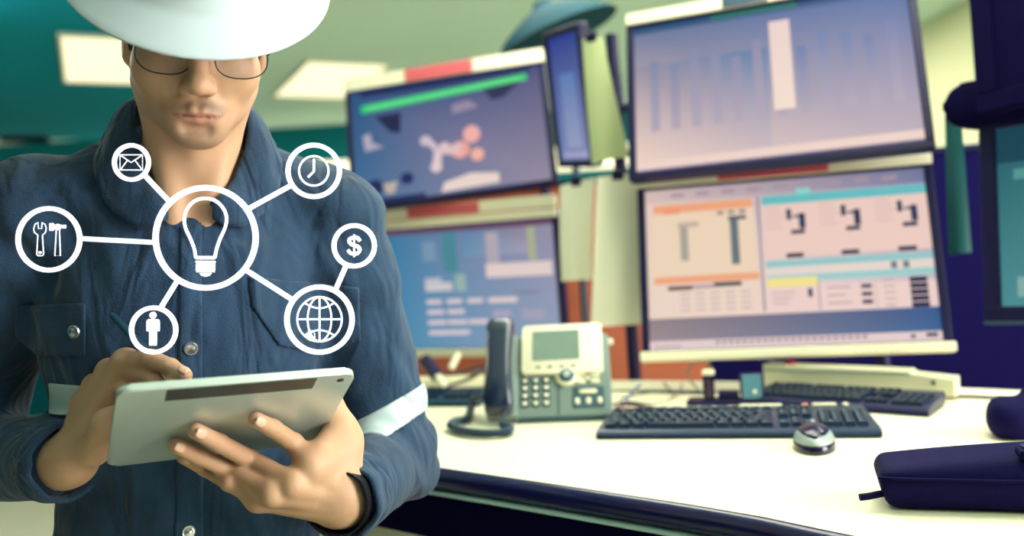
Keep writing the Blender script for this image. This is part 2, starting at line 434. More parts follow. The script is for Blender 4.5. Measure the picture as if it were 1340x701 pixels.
def sweep(name, prof, m):
    """profile (outward, height) swept along the front edge"""
    sm = [Vector(p) for p in spline(fr, 5)]
    rows = []
    for i, p in enumerate(sm):
        t = (sm[min(i + 1, len(sm) - 1)] - sm[max(i - 1, 0)]).normalized(); nn = Vector((t.y, -t.x, 0)) * sgn
        rows.append([(p.x + nn.x * a, p.y + nn.y * a, z) for a, z in prof])
    k = len(prof); vs = [q for r in rows for q in r]; fs = []
    for i in range(len(rows) - 1):
        for j in range(k): fs.append((i * k + j, i * k + (j + 1) % k, (i + 1) * k + (j + 1) % k, (i + 1) * k + j))
    fs.append(tuple(range(k))); fs.append(tuple((len(rows) - 1) * k + j for j in range(k)))
    return G().add(vs, fs).obj(name, m, desk, smooth=50, base=DB)
bull = [(-0.004, DESK - 0.0005)] + [(0.016 * math.sin(a), DESK - 0.017 + 0.0165 * math.cos(a)) for a in [math.pi * k / 10 for k in range(1, 11)]] + [(-0.004, DESK - 0.034)]
EDGE = mat('dark_edge_rubber', rgb(18, 16, 72), 0.22, var=0.05)
sweep('edge_moulding', bull, EDGE)
TRIML = mat('pale_teal_trim', rgb(196, 226, 214), 0.3, var=0.04)
sweep('trim_strip', [(-0.012, DESK - 0.035), (0.013, DESK - 0.035), (0.016, DESK - 0.0375), (0.013, DESK - 0.040), (-0.012, DESK - 0.040)], TRIML)
sweep('apron', [(-0.03, DESK - 0.0405), (0.008, DESK - 0.0405), (0.006, DESK - 0.110), (-0.03, DESK - 0.110)], NAVYM)
sweep('modesty_panel', [(-0.07, DESK - 0.03), (-0.045, DESK - 0.03), (-0.045, 0.02), (-0.07, 0.02)], CREAM)
# raised rear cable ledge with its dark joint
rl = [onz(px, py, DESK) for px, py in ((545, 512), (800, 512), (1000, 514), (1250, 520), (1345, 524))]
rb = [onz(px, py, DESK) for px, py in ((545, 500), (800, 500), (1000, 502), (1250, 510), (1345, 514))]
g = G(); n = len(rl)
vs = [(p.x, p.y, DESK + 0.001) for p in rl] + [(p.x, p.y, DESK + 0.005) for p in rl] + [(p.x, p.y, DESK + 0.005) for p in rb] + [(p.x, p.y, DESK + 0.001) for p in rb]
fs = []
for i in range(n - 1):
    for j in range(4): fs.append((j * n + i, j * n + i + 1, ((j + 1) % 4) * n + i + 1, ((j + 1) % 4) * n + i))
fs += [(0, n, 2 * n, 3 * n), (n - 1, 2 * n - 1, 3 * n - 1, 4 * n - 1)]
g.add(vs, fs).obj('rear_ledge', IVORY, desk, base=DB)
G().tube([(p.x, p.y - 0.002, DESK + 0.0015) for p in rl], 0.0022, 6).obj('ledge_joint', NAVY, desk, base=DB)
for (lx, ly) in ((-0.55, 1.95), (0.55, 0.95), (0.95, 1.15), (0.25, 1.85)):
    G().box(lx - .03, lx + .03, ly - .03, ly + .03, 0, DESK - 0.026, 0.004).obj('leg', NAVY, desk, base=DB)

# ------------------------------------------------------------------ partition behind the desk
pt = empty('partition', (0.55, 2.95, 0), label='office partition of navy and flare-tinted brown fabric panels behind the monitors', cat='partition')
PB = (0.55, 2.95, 0)
NAVYF = mat('navy_fabric', rgb(14, 8, 66), 0.9, var=0.08, bump=0.2, spec=0.1)
PTOP = ZC + 0.22
pa, pm, pe = Vector((-1.3, 3.35, 0)), Vector((0.62, 2.85, 0)), Vector((2.6, 2.05, 0))
def panel(a, b, m, z0=0.02, z1=PTOP):
    d = (b - a); L = d.length; an = math.atan2(d.y, d.x)
    M = Matrix.Translation((a.x, a.y, 0)) @ Matrix.Rotation(an, 4, 'Z')
    return G().box(0.004, L - 0.004, -0.02, 0.02, z0, z1, 0.006, M=M).obj('fabric_panel', m, pt, base=PB)
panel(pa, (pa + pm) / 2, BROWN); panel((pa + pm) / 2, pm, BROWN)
panel(pm, (pm + pe) / 2, NAVYF); panel((pm + pe) / 2, pe, NAVYF)
for a, b in ((pa, pm), (pm, pe)):
    d = b - a; M = Matrix.Translation((a.x, a.y, 0)) @ Matrix.Rotation(math.atan2(d.y, d.x), 4, 'Z')
    G().box(0, d.length, -0.028, 0.028, PTOP, PTOP + 0.02, 0.004, M=M).obj('top_rail', NAVY, pt, base=PB)

# ------------------------------------------------------------------ monitors
SCR = attr_mat('screen_image', emission=0.95, rough=0.5, spec=0.15, var=0.0)
GLASS = mat('screen_panel', rgb(10, 12, 30), 0.3, spec=0.2)
def image(name, w, h, items, parent, x0=0.0, z0=0.0, y=-0.0015):
    """flat screen picture: coloured rectangles, u right, v down, one mesh"""
    vs, fs, cs = [], [], []
    for k, it in enumerate(items):
        if len(it) == 5: u0, v0, u1, v1, c = it; quad = ((u0, v0), (u1, v0), (u1, v1), (u0, v1))
        else: quad, c = it
        if not isinstance(c[0], tuple): c = (c,) * len(quad)
        o = len(vs)
        for (u, v), cc in zip(quad, c):
            vs.append((x0 + (u - .5) * w, y - 0.000012 * k, z0 + (.5 - v) * h)); cs.append([lin(t) for t in cc])
        fs.append(tuple(range(o, o + len(quad)))[::1])
    me = bpy.data.meshes.new(name); me.from_pydata(vs, [], fs); me.update()
    ca = me.color_attributes.new('Col', 'FLOAT_COLOR', 'POINT')
    ca.data.foreach_set('color', np.concatenate([np.array(cs), np.ones((len(cs), 1))], 1).astype(np.float32).ravel())
    me.materials.append(SCR)
    o = bpy.data.objects.new(name, me); COL.objects.link(o); o.parent = parent
    return o
def disc(u, v, r, asp, n=14): return tuple((u + r * math.cos(2 * math.pi * k / n), v + r * asp * math.sin(2 * math.pi * k / n)) for k in range(n))
def monitor(label, loc, rot, w, h, items, chin=None, strips=(), frame=NAVY, bz=0.017, rack=True, group='desk monitors', depth=0.05):
    R = Euler([math.radians(a) for a in rot])
    e = empty('monitor', (loc[0], loc[1], loc[2] + ZC), R, label, 'monitor', group)
    X, Z = w / 2, h / 2
    G().prism(rrect(-X - bz, X + bz, -Z - bz, Z + bz, 0.008), -0.022, -0.002, M=XZ, bev=0.003).obj('housing', frame, e)
    G().box(-X * .8, X * .8, 0.02, depth, -Z * .75, Z * .75, 0.012).obj('back_cover', frame, e)
    g = G()
    for x0, x1, z0, z1 in ((-X - bz, X + bz, Z, Z + bz), (-X - bz, X + bz, -Z - bz, -Z), (-X - bz, -X, -Z, Z), (X, X + bz, -Z, Z)):
        g.box(x0, x1, -0.008, 0.004, z0, z1, 0.002, 1)
    g.obj('bezel', frame, e)
    s = G().box(-X, X, -0.001, 0.004, -Z, Z).obj('screen', GLASS if items else NAVYM, e)
    if items: image('screen_picture', w, h, items, s)
    if chin:
        c = G().box(-X - bz - .004, X + bz + .004, -0.016, 0.012, -Z - bz - chin[0], -Z - chin[1], 0.003).obj('chin_bar', IVORY, e)
        if len(chin) > 2:
            LED = mat('power_light', rgb(180, 220, 90), 0.4, emit=(rgb(210, 240, 120), 0.9))
            G().box(X * .78, X * .80, -0.0175, -0.015, -Z - bz - chin[0] * .62, -Z - bz - chin[0] * .25, 0.001, 1).obj('power_light', LED, c)
            for k in range(7): G().box(X * (.42 + .045 * k), X * (.44 + .045 * k), -0.017, -0.015, -Z - bz - chin[0] * .55, -Z - bz - chin[0] * .35).obj('button', PHONEG, c)
    for (z0, z1, parts) in strips:
        st = G().box(-X - bz, X + bz, -0.0125, 0.0, Z + z0, Z + z1, 0.0015, 1).obj('label_strip', WHITEP, e)
        for (u0, u1, m, nm) in parts:
            G().box((u0 - .5) * w, (u1 - .5) * w, -0.0145, -0.012, Z + z0 + .001, Z + z1 - .001, 0.0008, 1).obj(nm, m, st)
    if rack: G().box(-.05, .05, depth, depth + .09, -.05, .05, 0.004).obj('mounting_bracket', NAVY, e)
    return e
PK = (238, 208, 196); DK = (44, 52, 84); TL = (104, 192, 196); OR = (242, 168, 126)
it2 = [(0, 0, 1, 1, ((232, 206, 196), (150, 150, 176), (226, 206, 206), (240, 216, 190)))]
it2 += [(0, 0, 1, .085, ((214, 188, 184), (112, 118, 156), (120, 126, 164), (222, 196, 188)))]
for k in range(9): it2.append((.1 + k * .095, .03, .15 + k * .095, .055, (172, 150, 160)))
it2 += [(.03, .10, .40, .155, OR), (.02, .155, .405, .56, (240, 214, 186)), (.025, .555, .41, .60, OR), (.025, .60, .41, .80, (240, 214, 198))]
it2 += [(.07, .13, .13, .16, (244, 150, 110)), (.128, .235, .158, .46, (170, 164, 152)), (.12, .22, .20, .25, (196, 176, 160)), (.315, .21, .345, .50, (104, 116, 122)), (.31, .20, .375, .225, (88, 92, 104))]
for k in range(3): it2.append((.27 + k * .04, .165, .295 + k * .04, .185, (130, 120, 130)))
it2 += [(.075, .615, .165, .64, (92, 58, 58)), (.165, .612, .245, .637, (190, 160, 170)), (.245, .605, .345, .63, (42, 46, 56))]
for r in range(4):
    for c in range(5): it2.append((.12 + c * .055, .66 + r * .033, .155 + c * .055, .672 + r * .033, (204, 182, 176)))
it2 += [(.418, .09, .424, .79, (120, 110, 130))]
it2 += [(.435, .095, 1, .15, TL), (.56, .06, .61, .10, (140, 214, 204)), (.435, .15, 1, .475, (240, 206, 194))]
for j in range(3):
    u = .515 + j * .19
    for k in range(5): it2.append((u - .07, .17 + .03 * k, u - .02 + .01 * (k % 3), .178 + .03 * k, (214, 184, 176)))
    it2 += [(u + .005, .185, u + .022, .25, DK), (u + .048, .215, u + .07, .31, DK), (u + .028, .225, u + .05, .24, (70, 76, 104)), (u + .018, .315, u + .066, .34, DK), (u - .005, .455, u + .055, .482, (60, 52, 70))]
it2 += [(.435, .495, 1, .535, (150, 200, 200)), (.435, .535, 1, .585, (232, 216, 206)), (.86, .54, .88, .58, (110, 120, 130)), (.90, .54, .92, .58, (110, 120, 130)), (.435, .585, 1, .625, (158, 206, 204)), (.435, .60, .61, .655, (246, 228, 142)), (.43, .655, 1, .80, (240, 210, 202)), (.61, .63, .615, .80, (170, 150, 160)), (.80, .66, .803, .80, (190, 170, 170))]
for r in range(3): it2 += [(.755, .662 + r * .045, .79, .685 + r * .045, DK), (.64, .668 + r * .045, .72 - .02 * (r % 2), .678 + r * .045, (190, 164, 164))]
for r in range(5): it2 += [(.915, .635 + r * .036, .972, .665 + r * .036, (20, 22, 66)), (.83, .64 + r * .036, .865, .65 + r * .036, (196, 170, 170))]
for r in range(3): it2.append((.45, .685 + r * .03, .53 - r * .012, .694 + r * .03, (196, 170, 170)))
it2 += [(.575, .67, .59, .72, DK)]
it2 += [(0, .81, 1, .945, ((150, 130, 132), (44, 84, 138), (52, 98, 148), (158, 142, 144))), (0, .945, 1, 1, (230, 208, 206))]
for k in range(22): it2.append((.24 + k * .024, .955, .256 + k * .024, .97, (150, 124, 140)))
for k in range(5): it2.append((.02 + k * .02, .975, .032 + k * .02, .985, (130, 110, 120)))
it2 += [(.90, .96, .915, .98, (90, 84, 100)), (.95, .955, .985, .975, (30, 32, 60))]
monitor('lower right monitor showing tables and orange and teal charts', (.577, 1.87, -.048), (-14.7, -.4, -16.1), .58, .3625, it2, chin=(.006, .003, 1),
        strips=((.006, .03, ((.28, .68, RED, 'red_segment'),)),))
it1 = [(0, 0, 1, 1, ((96, 112, 150), (14, 84, 152), (196, 178, 188), (244, 212, 196))), (0, 0, 1, .05, ((30, 70, 110), (10, 50, 110), (14, 70, 130), (40, 84, 120))), (.3, .0, .62, .035, (20, 110, 96)),  # warm flare also put into the picture's lower and left colours
       (0, .28, .5, .96, ((150, 140, 158), (70, 118, 164), (206, 186, 190), (244, 214, 198)))]
for k in range(12):
    u = .06 + k * .078; a = 0.22 + .05 * math.sin(k * 2.1)
    c = (122 + 2 * k - (40 if k > 6 else 0), 132 - (14 if k > 6 else 0), 166)
    it1.append((u, a + .04, u + .035, .74, (c, c, (180, 166, 182), (180, 166, 182))))
it1 += [(.515, .11, .59, .70, ((232, 206, 200), (232, 206, 200), (246, 222, 206), (246, 222, 206))), (0, .93, 1, .985, (240, 212, 200)), (0, .985, 1, 1, (150, 130, 160))]
monitor('upper right monitor with a blue to pink bar display', (.574, 1.894, .342), (-18, -1.3, -19.4), .58, .3625, it1, depth=0.06,
        strips=((.006, .036, ((.35, .52, TEALP, 'dark_segment'),)),))
it3 = [(0, 0, 1, 1, ((22, 76, 128), (60, 66, 116), (150, 138, 162), (60, 110, 150))), (.05, .0, .95, .06, (24, 40, 92)),
       (((.05, .13), (.93, .06), (.93, .12), (.05, .20)), (38, 206, 112)), (((.08, .15), (.9, .085), (.9, .105), (.08, .17)), (120, 236, 150)),
       (((.12, .24), (.26, .235), (.25, .42), (.20, .40)), (16, 26, 66)), (((.70, .14), (.90, .12), (.80, .24), (.74, .25)), (20, 26, 72)),
       (((.53, .24), (.62, .22), (.67, .29), (.53, .32)), (150, 136, 160)), (((.05, .40), (.09, .38), (.10, .47), (.16, .52), (.06, .54)), (176, 168, 186))]
it3 += [(disc(.47 + .005, .60, .028, 1.6), (226, 200, 204)), (((.36, .50), (.40, .49), (.45, .60), (.42, .62)), (214, 192, 204)), (((.42, .62), (.46, .61), (.45, .77), (.40, .77)), (226, 204, 206)), (disc(.38, .52, .03, 1.5), (210, 190, 204)), (disc(.425, .76, .03, 1.5), (230, 206, 206)),
        (disc(.62, .52, .045, 1.7), (240, 176, 168)), (disc(.555, .64, .05, 1.5), (240, 164, 150)), (disc(.64, .70, .035, 1.6), (244, 178, 160)), (((.46, .60), (.56, .58), (.56, .68), (.46, .66)), (228, 190, 190))]
it3 += [(disc(.10, .86, .045, 1.5), (18, 34, 84)), (disc(.27, .82, .035, 1.5), (18, 34, 90)), (((.14, .84), (.22, .83), (.20, .93), (.16, .93)), (190, 176, 160)), (((.46, .90), (.60, .85), (.74, .88), (.74, .96), (.44, .98)), (236, 214, 204)), (.06, .96, .36, 1, (20, 40, 90))]
monitor('upper left monitor with a bright green bar above pink shapes', (-.166, 2.601, .366), (-14, -3.9, -6.7), .58, .3625, it3, depth=0.06,
        strips=((.004, .046, ((.30, .66, RED, 'red_segment'),)),))
it4 = [(0, 0, 1, 1, ((40, 118, 160), (152, 142, 168), (150, 164, 190), (60, 140, 176))), (0, 0, 1, .05, (96, 66, 92)), (.5, .05, .9, .26, ((90, 130, 170), (150, 130, 150), (170, 160, 180), (100, 150, 180)))]
it4 += [(.38, .05, .46, .38, (72, 136, 150)), (.63, .08, .70, .34, (178, 168, 180)), (.86, .06, .90, .32, (172, 178, 140)), (.62, .33, .98, .44, (228, 208, 204)), (.26, .12, .34, .28, (120, 150, 178)), (.26, .42, .36, .50, (190, 190, 200)), (.26, .47, .42, .53, (206, 200, 204)), (.44, .40, .50, .54, (150, 180, 170))]
for r in range(4):
    for c in range(3 - (r % 2)):
        it4.append((.26 + c * .12, .60 + r * .085, .35 + c * .12 + .01 * r, .635 + r * .085, (226, 208, 212)))
it4 += [(.62, .60, .78, .64, (230, 210, 208)), (.76, .56, .90, .575, (120, 120, 150)), (.64, .70, .74, .76, (170, 164, 186)), (.8, .70, .92, .78, (166, 162, 184))]
for r in range(3): it4.append((.30, .46 + r * .03, .42 - .03 * r, .47 + r * .03, (206, 202, 206)))
monitor('lower left monitor with pale text rows behind the desk phone', (-.139, 2.575, -.082), (2.4, 0, -25.8), .58, .3625, it4, chin=(.008, .002),
        strips=((.002, .026, ()), (.030, .062, ((.20, .62, RED, 'red_segment'),))))
# slim turned screen between the stacks
it5 = [(0, 0, 1, 1, ((30, 50, 140), (30, 60, 140), (130, 140, 178), (120, 140, 186))), (.25, .3, .75, .9, ((90, 124, 180), (90, 124, 180), (150, 158, 190), (150, 158, 190))), (.1, .93, .9, .98, (160, 160, 196))]
monitor('narrow blue screen turned sideways beside the upper left monitor', (.182, 2.38, .415), (7, 6, -66), .17, .335, it5, bz=.02, group=None)
# the pair at the right border
itR = [(0, 0, 1, 1, ((20, 84, 96), (30, 110, 120), (110, 160, 160), (70, 140, 146))), (0, 0, 1, .2, (18, 66, 82)), (.05, .24, .95, .30, (80, 150, 146))]
for k in range(10): itR.append((.1 + k * .09, .36, .15 + k * .09, .88, (100, 156, 158)))
itR += [(.05, .84, .6, .95, (130, 172, 164))]
mr = monitor('teal lit monitor cut off by the right border', (1.10, 1.44, .021), (-6, -1, -50), .56, .335, itR, bz=.03, group=None)
G().prism(rrect(-.365, .34, .178, .262, .035, 6), -.03, .03, M=XZ, bev=.012).obj('hood', NAVYM, mr, smooth=60)
G().box(-.31, .31, -.012, .01, -.202, -.196, .001, 1).obj('trim_line', TEALP, mr)
mu = monitor('dark monitor filling the top right corner', (1.10, 1.42, .475), (-12, -5, -48), .56, .43, None, bz=.035, frame=NAVYM, group=None)
# racks that carry the monitors
def rack(label, a, b, ztop, bars):
    e = empty('monitor_rack', (a.x, a.y, 0), label=label, cat='rack', group=None)
    bs = (a.x, a.y, 0)
    for p in (a, b):
        G().tube([(p.x, p.y, 0.012), (p.x, p.y + .10, ztop)], .016, 10).obj('post', NAVY, e, smooth=50, base=bs)
        G().box(p.x - .07, p.x + .07, p.y - .07, p.y + .07, 0, .012, .003, 1).obj('foot_plate', NAVY, e, base=bs)
    for z in bars:
        dy = .10 * z / ztop
        G().tube([(a.x, a.y + dy, z), (b.x, b.y + dy, z)], .013, 8).obj('crossbar', NAVY, e, smooth=50, base=bs)
    return e
rack('dark post rack carrying the two right hand monitors', Vector((.29, 2.16, 0)), Vector((.86, 2.02, 0)), ZC + .55, (ZC - .04, ZC + .36))
rack('dark post rack carrying the two left hand monitors', Vector((-.36, 2.86, 0)), Vector((.12, 2.78, 0)), ZC + .55, (ZC - .08, ZC + .38))
rack('dark post rack carrying the monitors at the right border', Vector((1.14, 1.62, 0)), Vector((1.36, 1.38, 0)), ZC + .72, (ZC + .02, ZC + .52))

# ------------------------------------------------------------------ papers and sleeves hanging between the monitors
def sheet(name, label, quad, m, cat, grp=None, bow=.012, th=.0008, marks=()):
    """quad: four (px, py, depth) corners TL TR BR BL; a slightly bowed sheet with thickness"""
    c = [Pw(*p) for p in quad]; base = (c[2] + c[3]) / 2
    nrm = (c[1] - c[0]).cross(c[3] - c[0]).normalized()
    if nrm.y > 0: nrm = -nrm
    nu, nv = 7, 9; vs = []
    for side in (0, 1):
        for j in range(nv):
            for i in range(nu):
                u, v = i / (nu - 1), j / (nv - 1)
                p = (c[0] * (1 - u) + c[1] * u) * (1 - v) + (c[3] * (1 - u) + c[2] * u) * v
                p = p + nrm * (bow * math.sin(math.pi * u) * (0.3 + v) + bow * .6 * math.sin(2.6 * v) - side * th)
                vs.append(tuple(p))
    fs = []; N = nu * nv
    for j in range(nv - 1):
        for i in range(nu - 1):
            a = j * nu + i
            fs.append((a, a + 1, a + nu + 1, a + nu)); fs.append((N + a, N + a + nu, N + a + nu + 1, N + a + 1))
    for i in range(nu - 1):
        fs.append((i, N + i, N + i + 1, i + 1)); b = (nv - 1) * nu + i; fs.append((b, b + 1, N + b + 1, N + b))
    for j in range(nv - 1):
        a = j * nu; fs.append((a, a + nu, N + a + nu, N + a)); a = j * nu + nu - 1; fs.append((a, N + a, N + a + nu, a + nu))
    e = empty(name, base, label=label, cat=cat, group=grp)
    G().add(vs, fs).obj('paper_sheet', m, e, smooth=40, base=base)
    t = (c[0] + c[1]) / 2 + nrm * (bow * .3)
    ux = (c[1] - c[0]).normalized(); M = Matrix.Translation(t) @ Matrix.Rotation(math.atan2(ux.y, ux.x), 4, 'Z')
    G().box(-.014, .014, -.004, .006, -.012, .012, .002, 1, M=M).obj('clip', NAVY, e, base=base)
    return e
sheet('hanging_paper', 'tall cream paper sheet hanging left of the chart monitor', ((781, 232, 2.06), (835, 226, 2.06), (839, 424, 2.03), (773, 428, 2.03)), PAPER, 'paper', 'papers hanging between the monitors')
sheet('hanging_paper', 'short cream paper hanging behind the taller sheet', ((733, 243, 2.2), (778, 232, 2.14), (776, 366, 2.12), (736, 368, 2.18)), PAPER, 'paper', 'papers hanging between the monitors')
sheet('hanging_paper', 'yellow green paper hanging above the cream sheets', ((762, 52, 2.16), (788, 47, 2.13), (825, 206, 2.06), (776, 216, 2.09)), PAPERG, 'paper', 'papers hanging between the monitors')
sheet('plastic_sleeve', 'narrow teal plastic sleeve hanging between the right hand monitors', ((1236, 150, 1.86), (1258, 150, 1.84), (1272, 330, 1.82), (1242, 334, 1.84)), mat('teal_plastic_sleeve', rgb(34, 96, 100), .35, var=.3, scale=14), 'sleeve', bow=.008)
sl = bpy.data.objects['plastic_sleeve']
t0 = Pw(1247, 152, 1.85)
G().tube([t0, t0 + Vector((-.01, -.03, .03)), Vector((.885, 1.745, ZC + .225))], .002, 6).obj('hook', NAVY, sl, smooth=180, base=sl.location)
# dark teal lamp shade over the left stack
lp = Pw(722, 36, 2.85)
e = empty('floor_lamp', (lp.x + .05, lp.y, 0), label='dark teal lamp with a wide slanted shade above the left monitors', cat='lamp')
LB = (lp.x + .05, lp.y, 0)
TEALL = mat('dark_teal_enamel', rgb(4, 58, 70), .7, var=.08, spec=.1)
M = Matrix.Translation((lp.x, lp.y, lp.z)) @ Matrix.Rotation(math.radians(-20), 4, 'Y')
G().lathe([(.215, -.035), (.21, -.03), (.17, .005), (.10, .045), (.04, .07), (.025, .09), (.0, .095)], 32, M=M).obj('lamp_shade', TEALL, e, smooth=40, base=LB)
G().tube([(LB[0], LB[1], .02), (LB[0], LB[1], lp.z - .25), (LB[0] + .02, LB[1], lp.z + .06)], .012, 8).obj('pole', TEALP, e, smooth=60, base=LB)
G().lathe([(.15, 0), (.15, .012), (.13, .022), (0, .024)], 28, M=Matrix.Translation(LB)).obj('base', TEALP, e, smooth=40, base=LB)

# ------------------------------------------------------------------ keyboards
def keyboard(label, loc, yaw, dark, legend, accent=False):
    e = empty('keyboard', loc, (0, 0, yaw), label, 'keyboard', 'computer keyboards on the desk')
    w, d = .45, .155
    # wedge body: y 0 front .. d back
    prof = [(-.004, .004), (0, .012), (.012, .0165), (d - .006, .026), (d, .022), (d, .003), (0.002, .0)]
    n = 2; vs = []; k = len(prof)
    for x in (-w / 2, w / 2):
        for y, z in prof: vs.append((x + (0.010 if x < 0 else -.010) * (y / d), y, z))
    fs = [tuple(range(k)), tuple(range(2 * k - 1, k - 1, -1))] + [(i, (i + 1) % k, k + (i + 1) % k, k + i) for i in range(k)]
    bm = bmesh.new(); bv = [bm.verts.new(v) for v in vs]
    for q in fs: bm.faces.new([bv[i] for i in q])
    bmesh.ops.recalc_face_normals(bm, faces=list(bm.faces))
    bmesh.ops.bevel(bm, geom=list(bm.edges), offset=.0018, segments=2, affect='EDGES')
    G().frombm(bm).obj('case', dark, e, smooth=40)
    protos = {}
    def zt(y): return .0165 + (y - .012) * (.0095 / (d - .018))
    tilt = math.atan2(.0095, d - .018)
    def key(u0, y, wd, dp=.0155):
        kk = (round(wd, 4), round(dp, 4))
        x = u0 + wd / 2
        if kk not in protos:
            a, b = wd / 2 - .0008, dp / 2 - .0008
            g = G(); t = .0022
            g.add([(-a, -b, 0), (a, -b, 0), (a, b, 0), (-a, b, 0), (-a + t, -b + t, .007), (a - t, -b + t, .007), (a - t, b - t * .6, .007), (-a + t, b - t * .6, .007)],
                  [(3, 2, 1, 0), (4, 5, 6, 7), (0, 1, 5, 4), (1, 2, 6, 5), (2, 3, 7, 6), (3, 0, 4, 7)])
            if legend:
                g2 = G().add([(-.0022, .0005, .0072), (.0005, .0005, .0072), (.0005, .0045, .0072), (-.0022, .0045, .0072)], [(0, 1, 2, 3)])
            o = g.obj('key', KEYM, e); o.location = (x, y, zt(y)); o.rotation_euler = (tilt, 0, 0); protos[kk] = o
            return o
        return clone(protos[kk], e, (x, y, zt(y)), (tilt, 0, 0))
    U = .0185; L = -.213
    ys = [.020, .0375, .055, .0725, .090, .1165]
    rows = [[1.25, 1.25, 1.25, 6.25, 1.25, 1.25, 1.25, 1.25], [2.25] + [1] * 10 + [2.75], [1.75] + [1] * 11 + [2.25], [1.5] + [1] * 12 + [1.5], [1] * 13 + [2]]
    for r, ws in enumerate(rows):
        x = L
        for wd in ws: key(x, ys[r], wd * U); x += wd * U
    x = L; key(x, ys[5], U, .013)
    for blk in range(3):
        for k in range(4): key(L + U * (2 + blk * 4.5 + k), ys[5], U, .013)
    x2 = L + 15.4 * U
    for k in range(3): key(x2 + k * U, ys[0], U)
    key(x2 + U, ys[1], U)
    for r in (3, 4, 5):
        for k in range(3): key(x2 + k * U, ys[r], U, .013 if r == 5 else .0155)
    x3 = L + 18.8 * U
    key(x3, ys[0], 2 * U); key(x3 + 2 * U, ys[0], U)
    for r in (1, 2, 3, 4):
        for k in range(4): key(x3 + k * U, ys[r], U)
    key(x3 + 3 * U, ys[0], U)
    if legend:
        LEG = mat('key_legend_print', rgb(150, 186, 190), .5)
        for o in [c for c in e.children if c.name.startswith('key')]:
            q = G().add([(-.0035, .0000, .0073), (-.0005, .0000, .0073), (-.0005, .0036, .0073), (-.0035, .0036, .0073)], [(0, 1, 2, 3)])
            break
        me = bpy.data.meshes.new('legend'); me.from_pydata([(-.004, -.0005, .00715), (-.001, -.0005, .00715), (-.001, .0035, .00715), (-.004, .0035, .00715)], [], [(0, 1, 2, 3)]); me.materials.append(LEG)
        for o in [c for c in e.children if c.name.startswith('key')]:
            lg = bpy.data.objects.new('legend', me); COL.objects.link(lg); lg.parent = o
    if accent:
        for x0, x1, m in ((.010, .082, IVORY), (.132, .172, IVORY), (.182, .192, IVORY)):
            G().box(x0, x1, d - .018, d - .008, .0245, .030, .002).obj('media_button', m, e)
        G().box(.116, .126, d - .018, d - .008, .0245, .030, .002).obj('orange_button', mat('orange_plastic', rgb(232, 138, 96), .5), e)
        for k in range(5): G().box(-.135 + k * .026, -.115 + k * .026, d - .016, d - .008, .0245, .028, .002).obj('media_button', PHONED, e)
    return e
KB = mat('keyboard_case', rgb(24, 44, 74), .3, var=.06)
keyboard('black keyboard in front with light media buttons beside the mouse', (.340, 1.422, DESK), math.radians(-14.7), KB, True, True)
k2l, k2r = onz(985, 529, DESK), onz(1216, 546, DESK)
a2 = math.atan2(k2r.y - k2l.y, k2r.x - k2l.x)
k2c = k2r - Vector((math.cos(a2), math.sin(a2), 0)) * .167
keyboard('black keyboard behind, under the chart monitor', (k2c.x, k2c.y, DESK), a2, mat('keyboard_case_rear', rgb(22, 24, 70), .35), False).scale = (.74, .8, 1)
k3 = onz(596, 532, DESK)
keyboard('dark keyboard partly hidden behind the phone handset', (k3.x - .16, k3.y + .05, DESK), math.radians(-18), TEALP, False).scale = (1, .7, 1)

# ------------------------------------------------------------------ mouse
mb, mf = onz(1062, 558, DESK + .015), onz(1068, 601, DESK)
ml = onz(1040, 585, DESK)
e = empty('mouse', ((mb.x + mf.x) / 2, (mb.y + mf.y) / 2 - .002, DESK), (0, 0, math.atan2(mb.y - mf.y, mb.x - mf.x) - math.pi / 2), 'black and silver computer mouse in front of the keyboard', 'mouse')
s = SDF().ell((0, 0, .004), (.031, .056, .032), k=.004); s.box((0, 0, -.05), (.2, .2, .0505), .0, sub=True, k=.002)
def mouse_part(name, m, f, grow=0):
    s = SDF().ell((0, 0, .004), (.031 + grow, .056 + grow, .032 + grow))
    V, Q = nets(s, (-.04, -.065, -.01), (.04, .065, .045), .0016, post=lambda P, d: np.maximum(np.maximum(d, -P[:, 2] + .0003), f(P)))
    return np_obj(name, V, Q, m, e, cam_frame=False)
mouse_part('base_shell', NAVYG, lambda P: P[:, 2] - .013)
mq = lambda P: (np.sqrt((P[:, 0] / .0225) ** 2 + ((P[:, 1] - .012) / .056) ** 2) - 1) * .020
mouse_part('side_band', mat('mouse_silver', rgb(160, 172, 170), .35, .3), lambda P: np.maximum(.0125 - P[:, 2], .0003 - mq(P)), .0006)
mouse_part('top_shell', NAVYG, lambda P: np.maximum(.014 - P[:, 2], mq(P)), .0012)
G().lathe([(.0, -.003), (.007, -.003), (.008, 0), (.007, .003), (0, .003)], 16, M=Matrix.Translation((0, .034, .0285)) @ Matrix.Rotation(math.pi / 2, 4, 'Y')).obj('scroll_wheel', PHONEG, e, smooth=50)

# ------------------------------------------------------------------ desk phone
pl, pr = onz(640, 556, DESK), onz(801, 550, DESK)
ap = math.atan2(pr.y - pl.y, pr.x - pl.x); pw = (pr - pl).length
e = empty('desk_phone', ((pl.x + pr.x) / 2, (pl.y + pr.y) / 2, DESK), (0, 0, ap), 'grey desk phone with a white framed display and black handset', 'phone')
T = math.radians(56)                       # tilt of the face from the desk
X = pw / 2; HL = .195                      # half width, face length
FS = .95
face = Matrix.Translation((0, 0, .012)) @ Matrix.Rotation(T, 4, 'X') @ Matrix.Diagonal((1, FS, 1, 1))     # face plane: x right, y up the face, z out
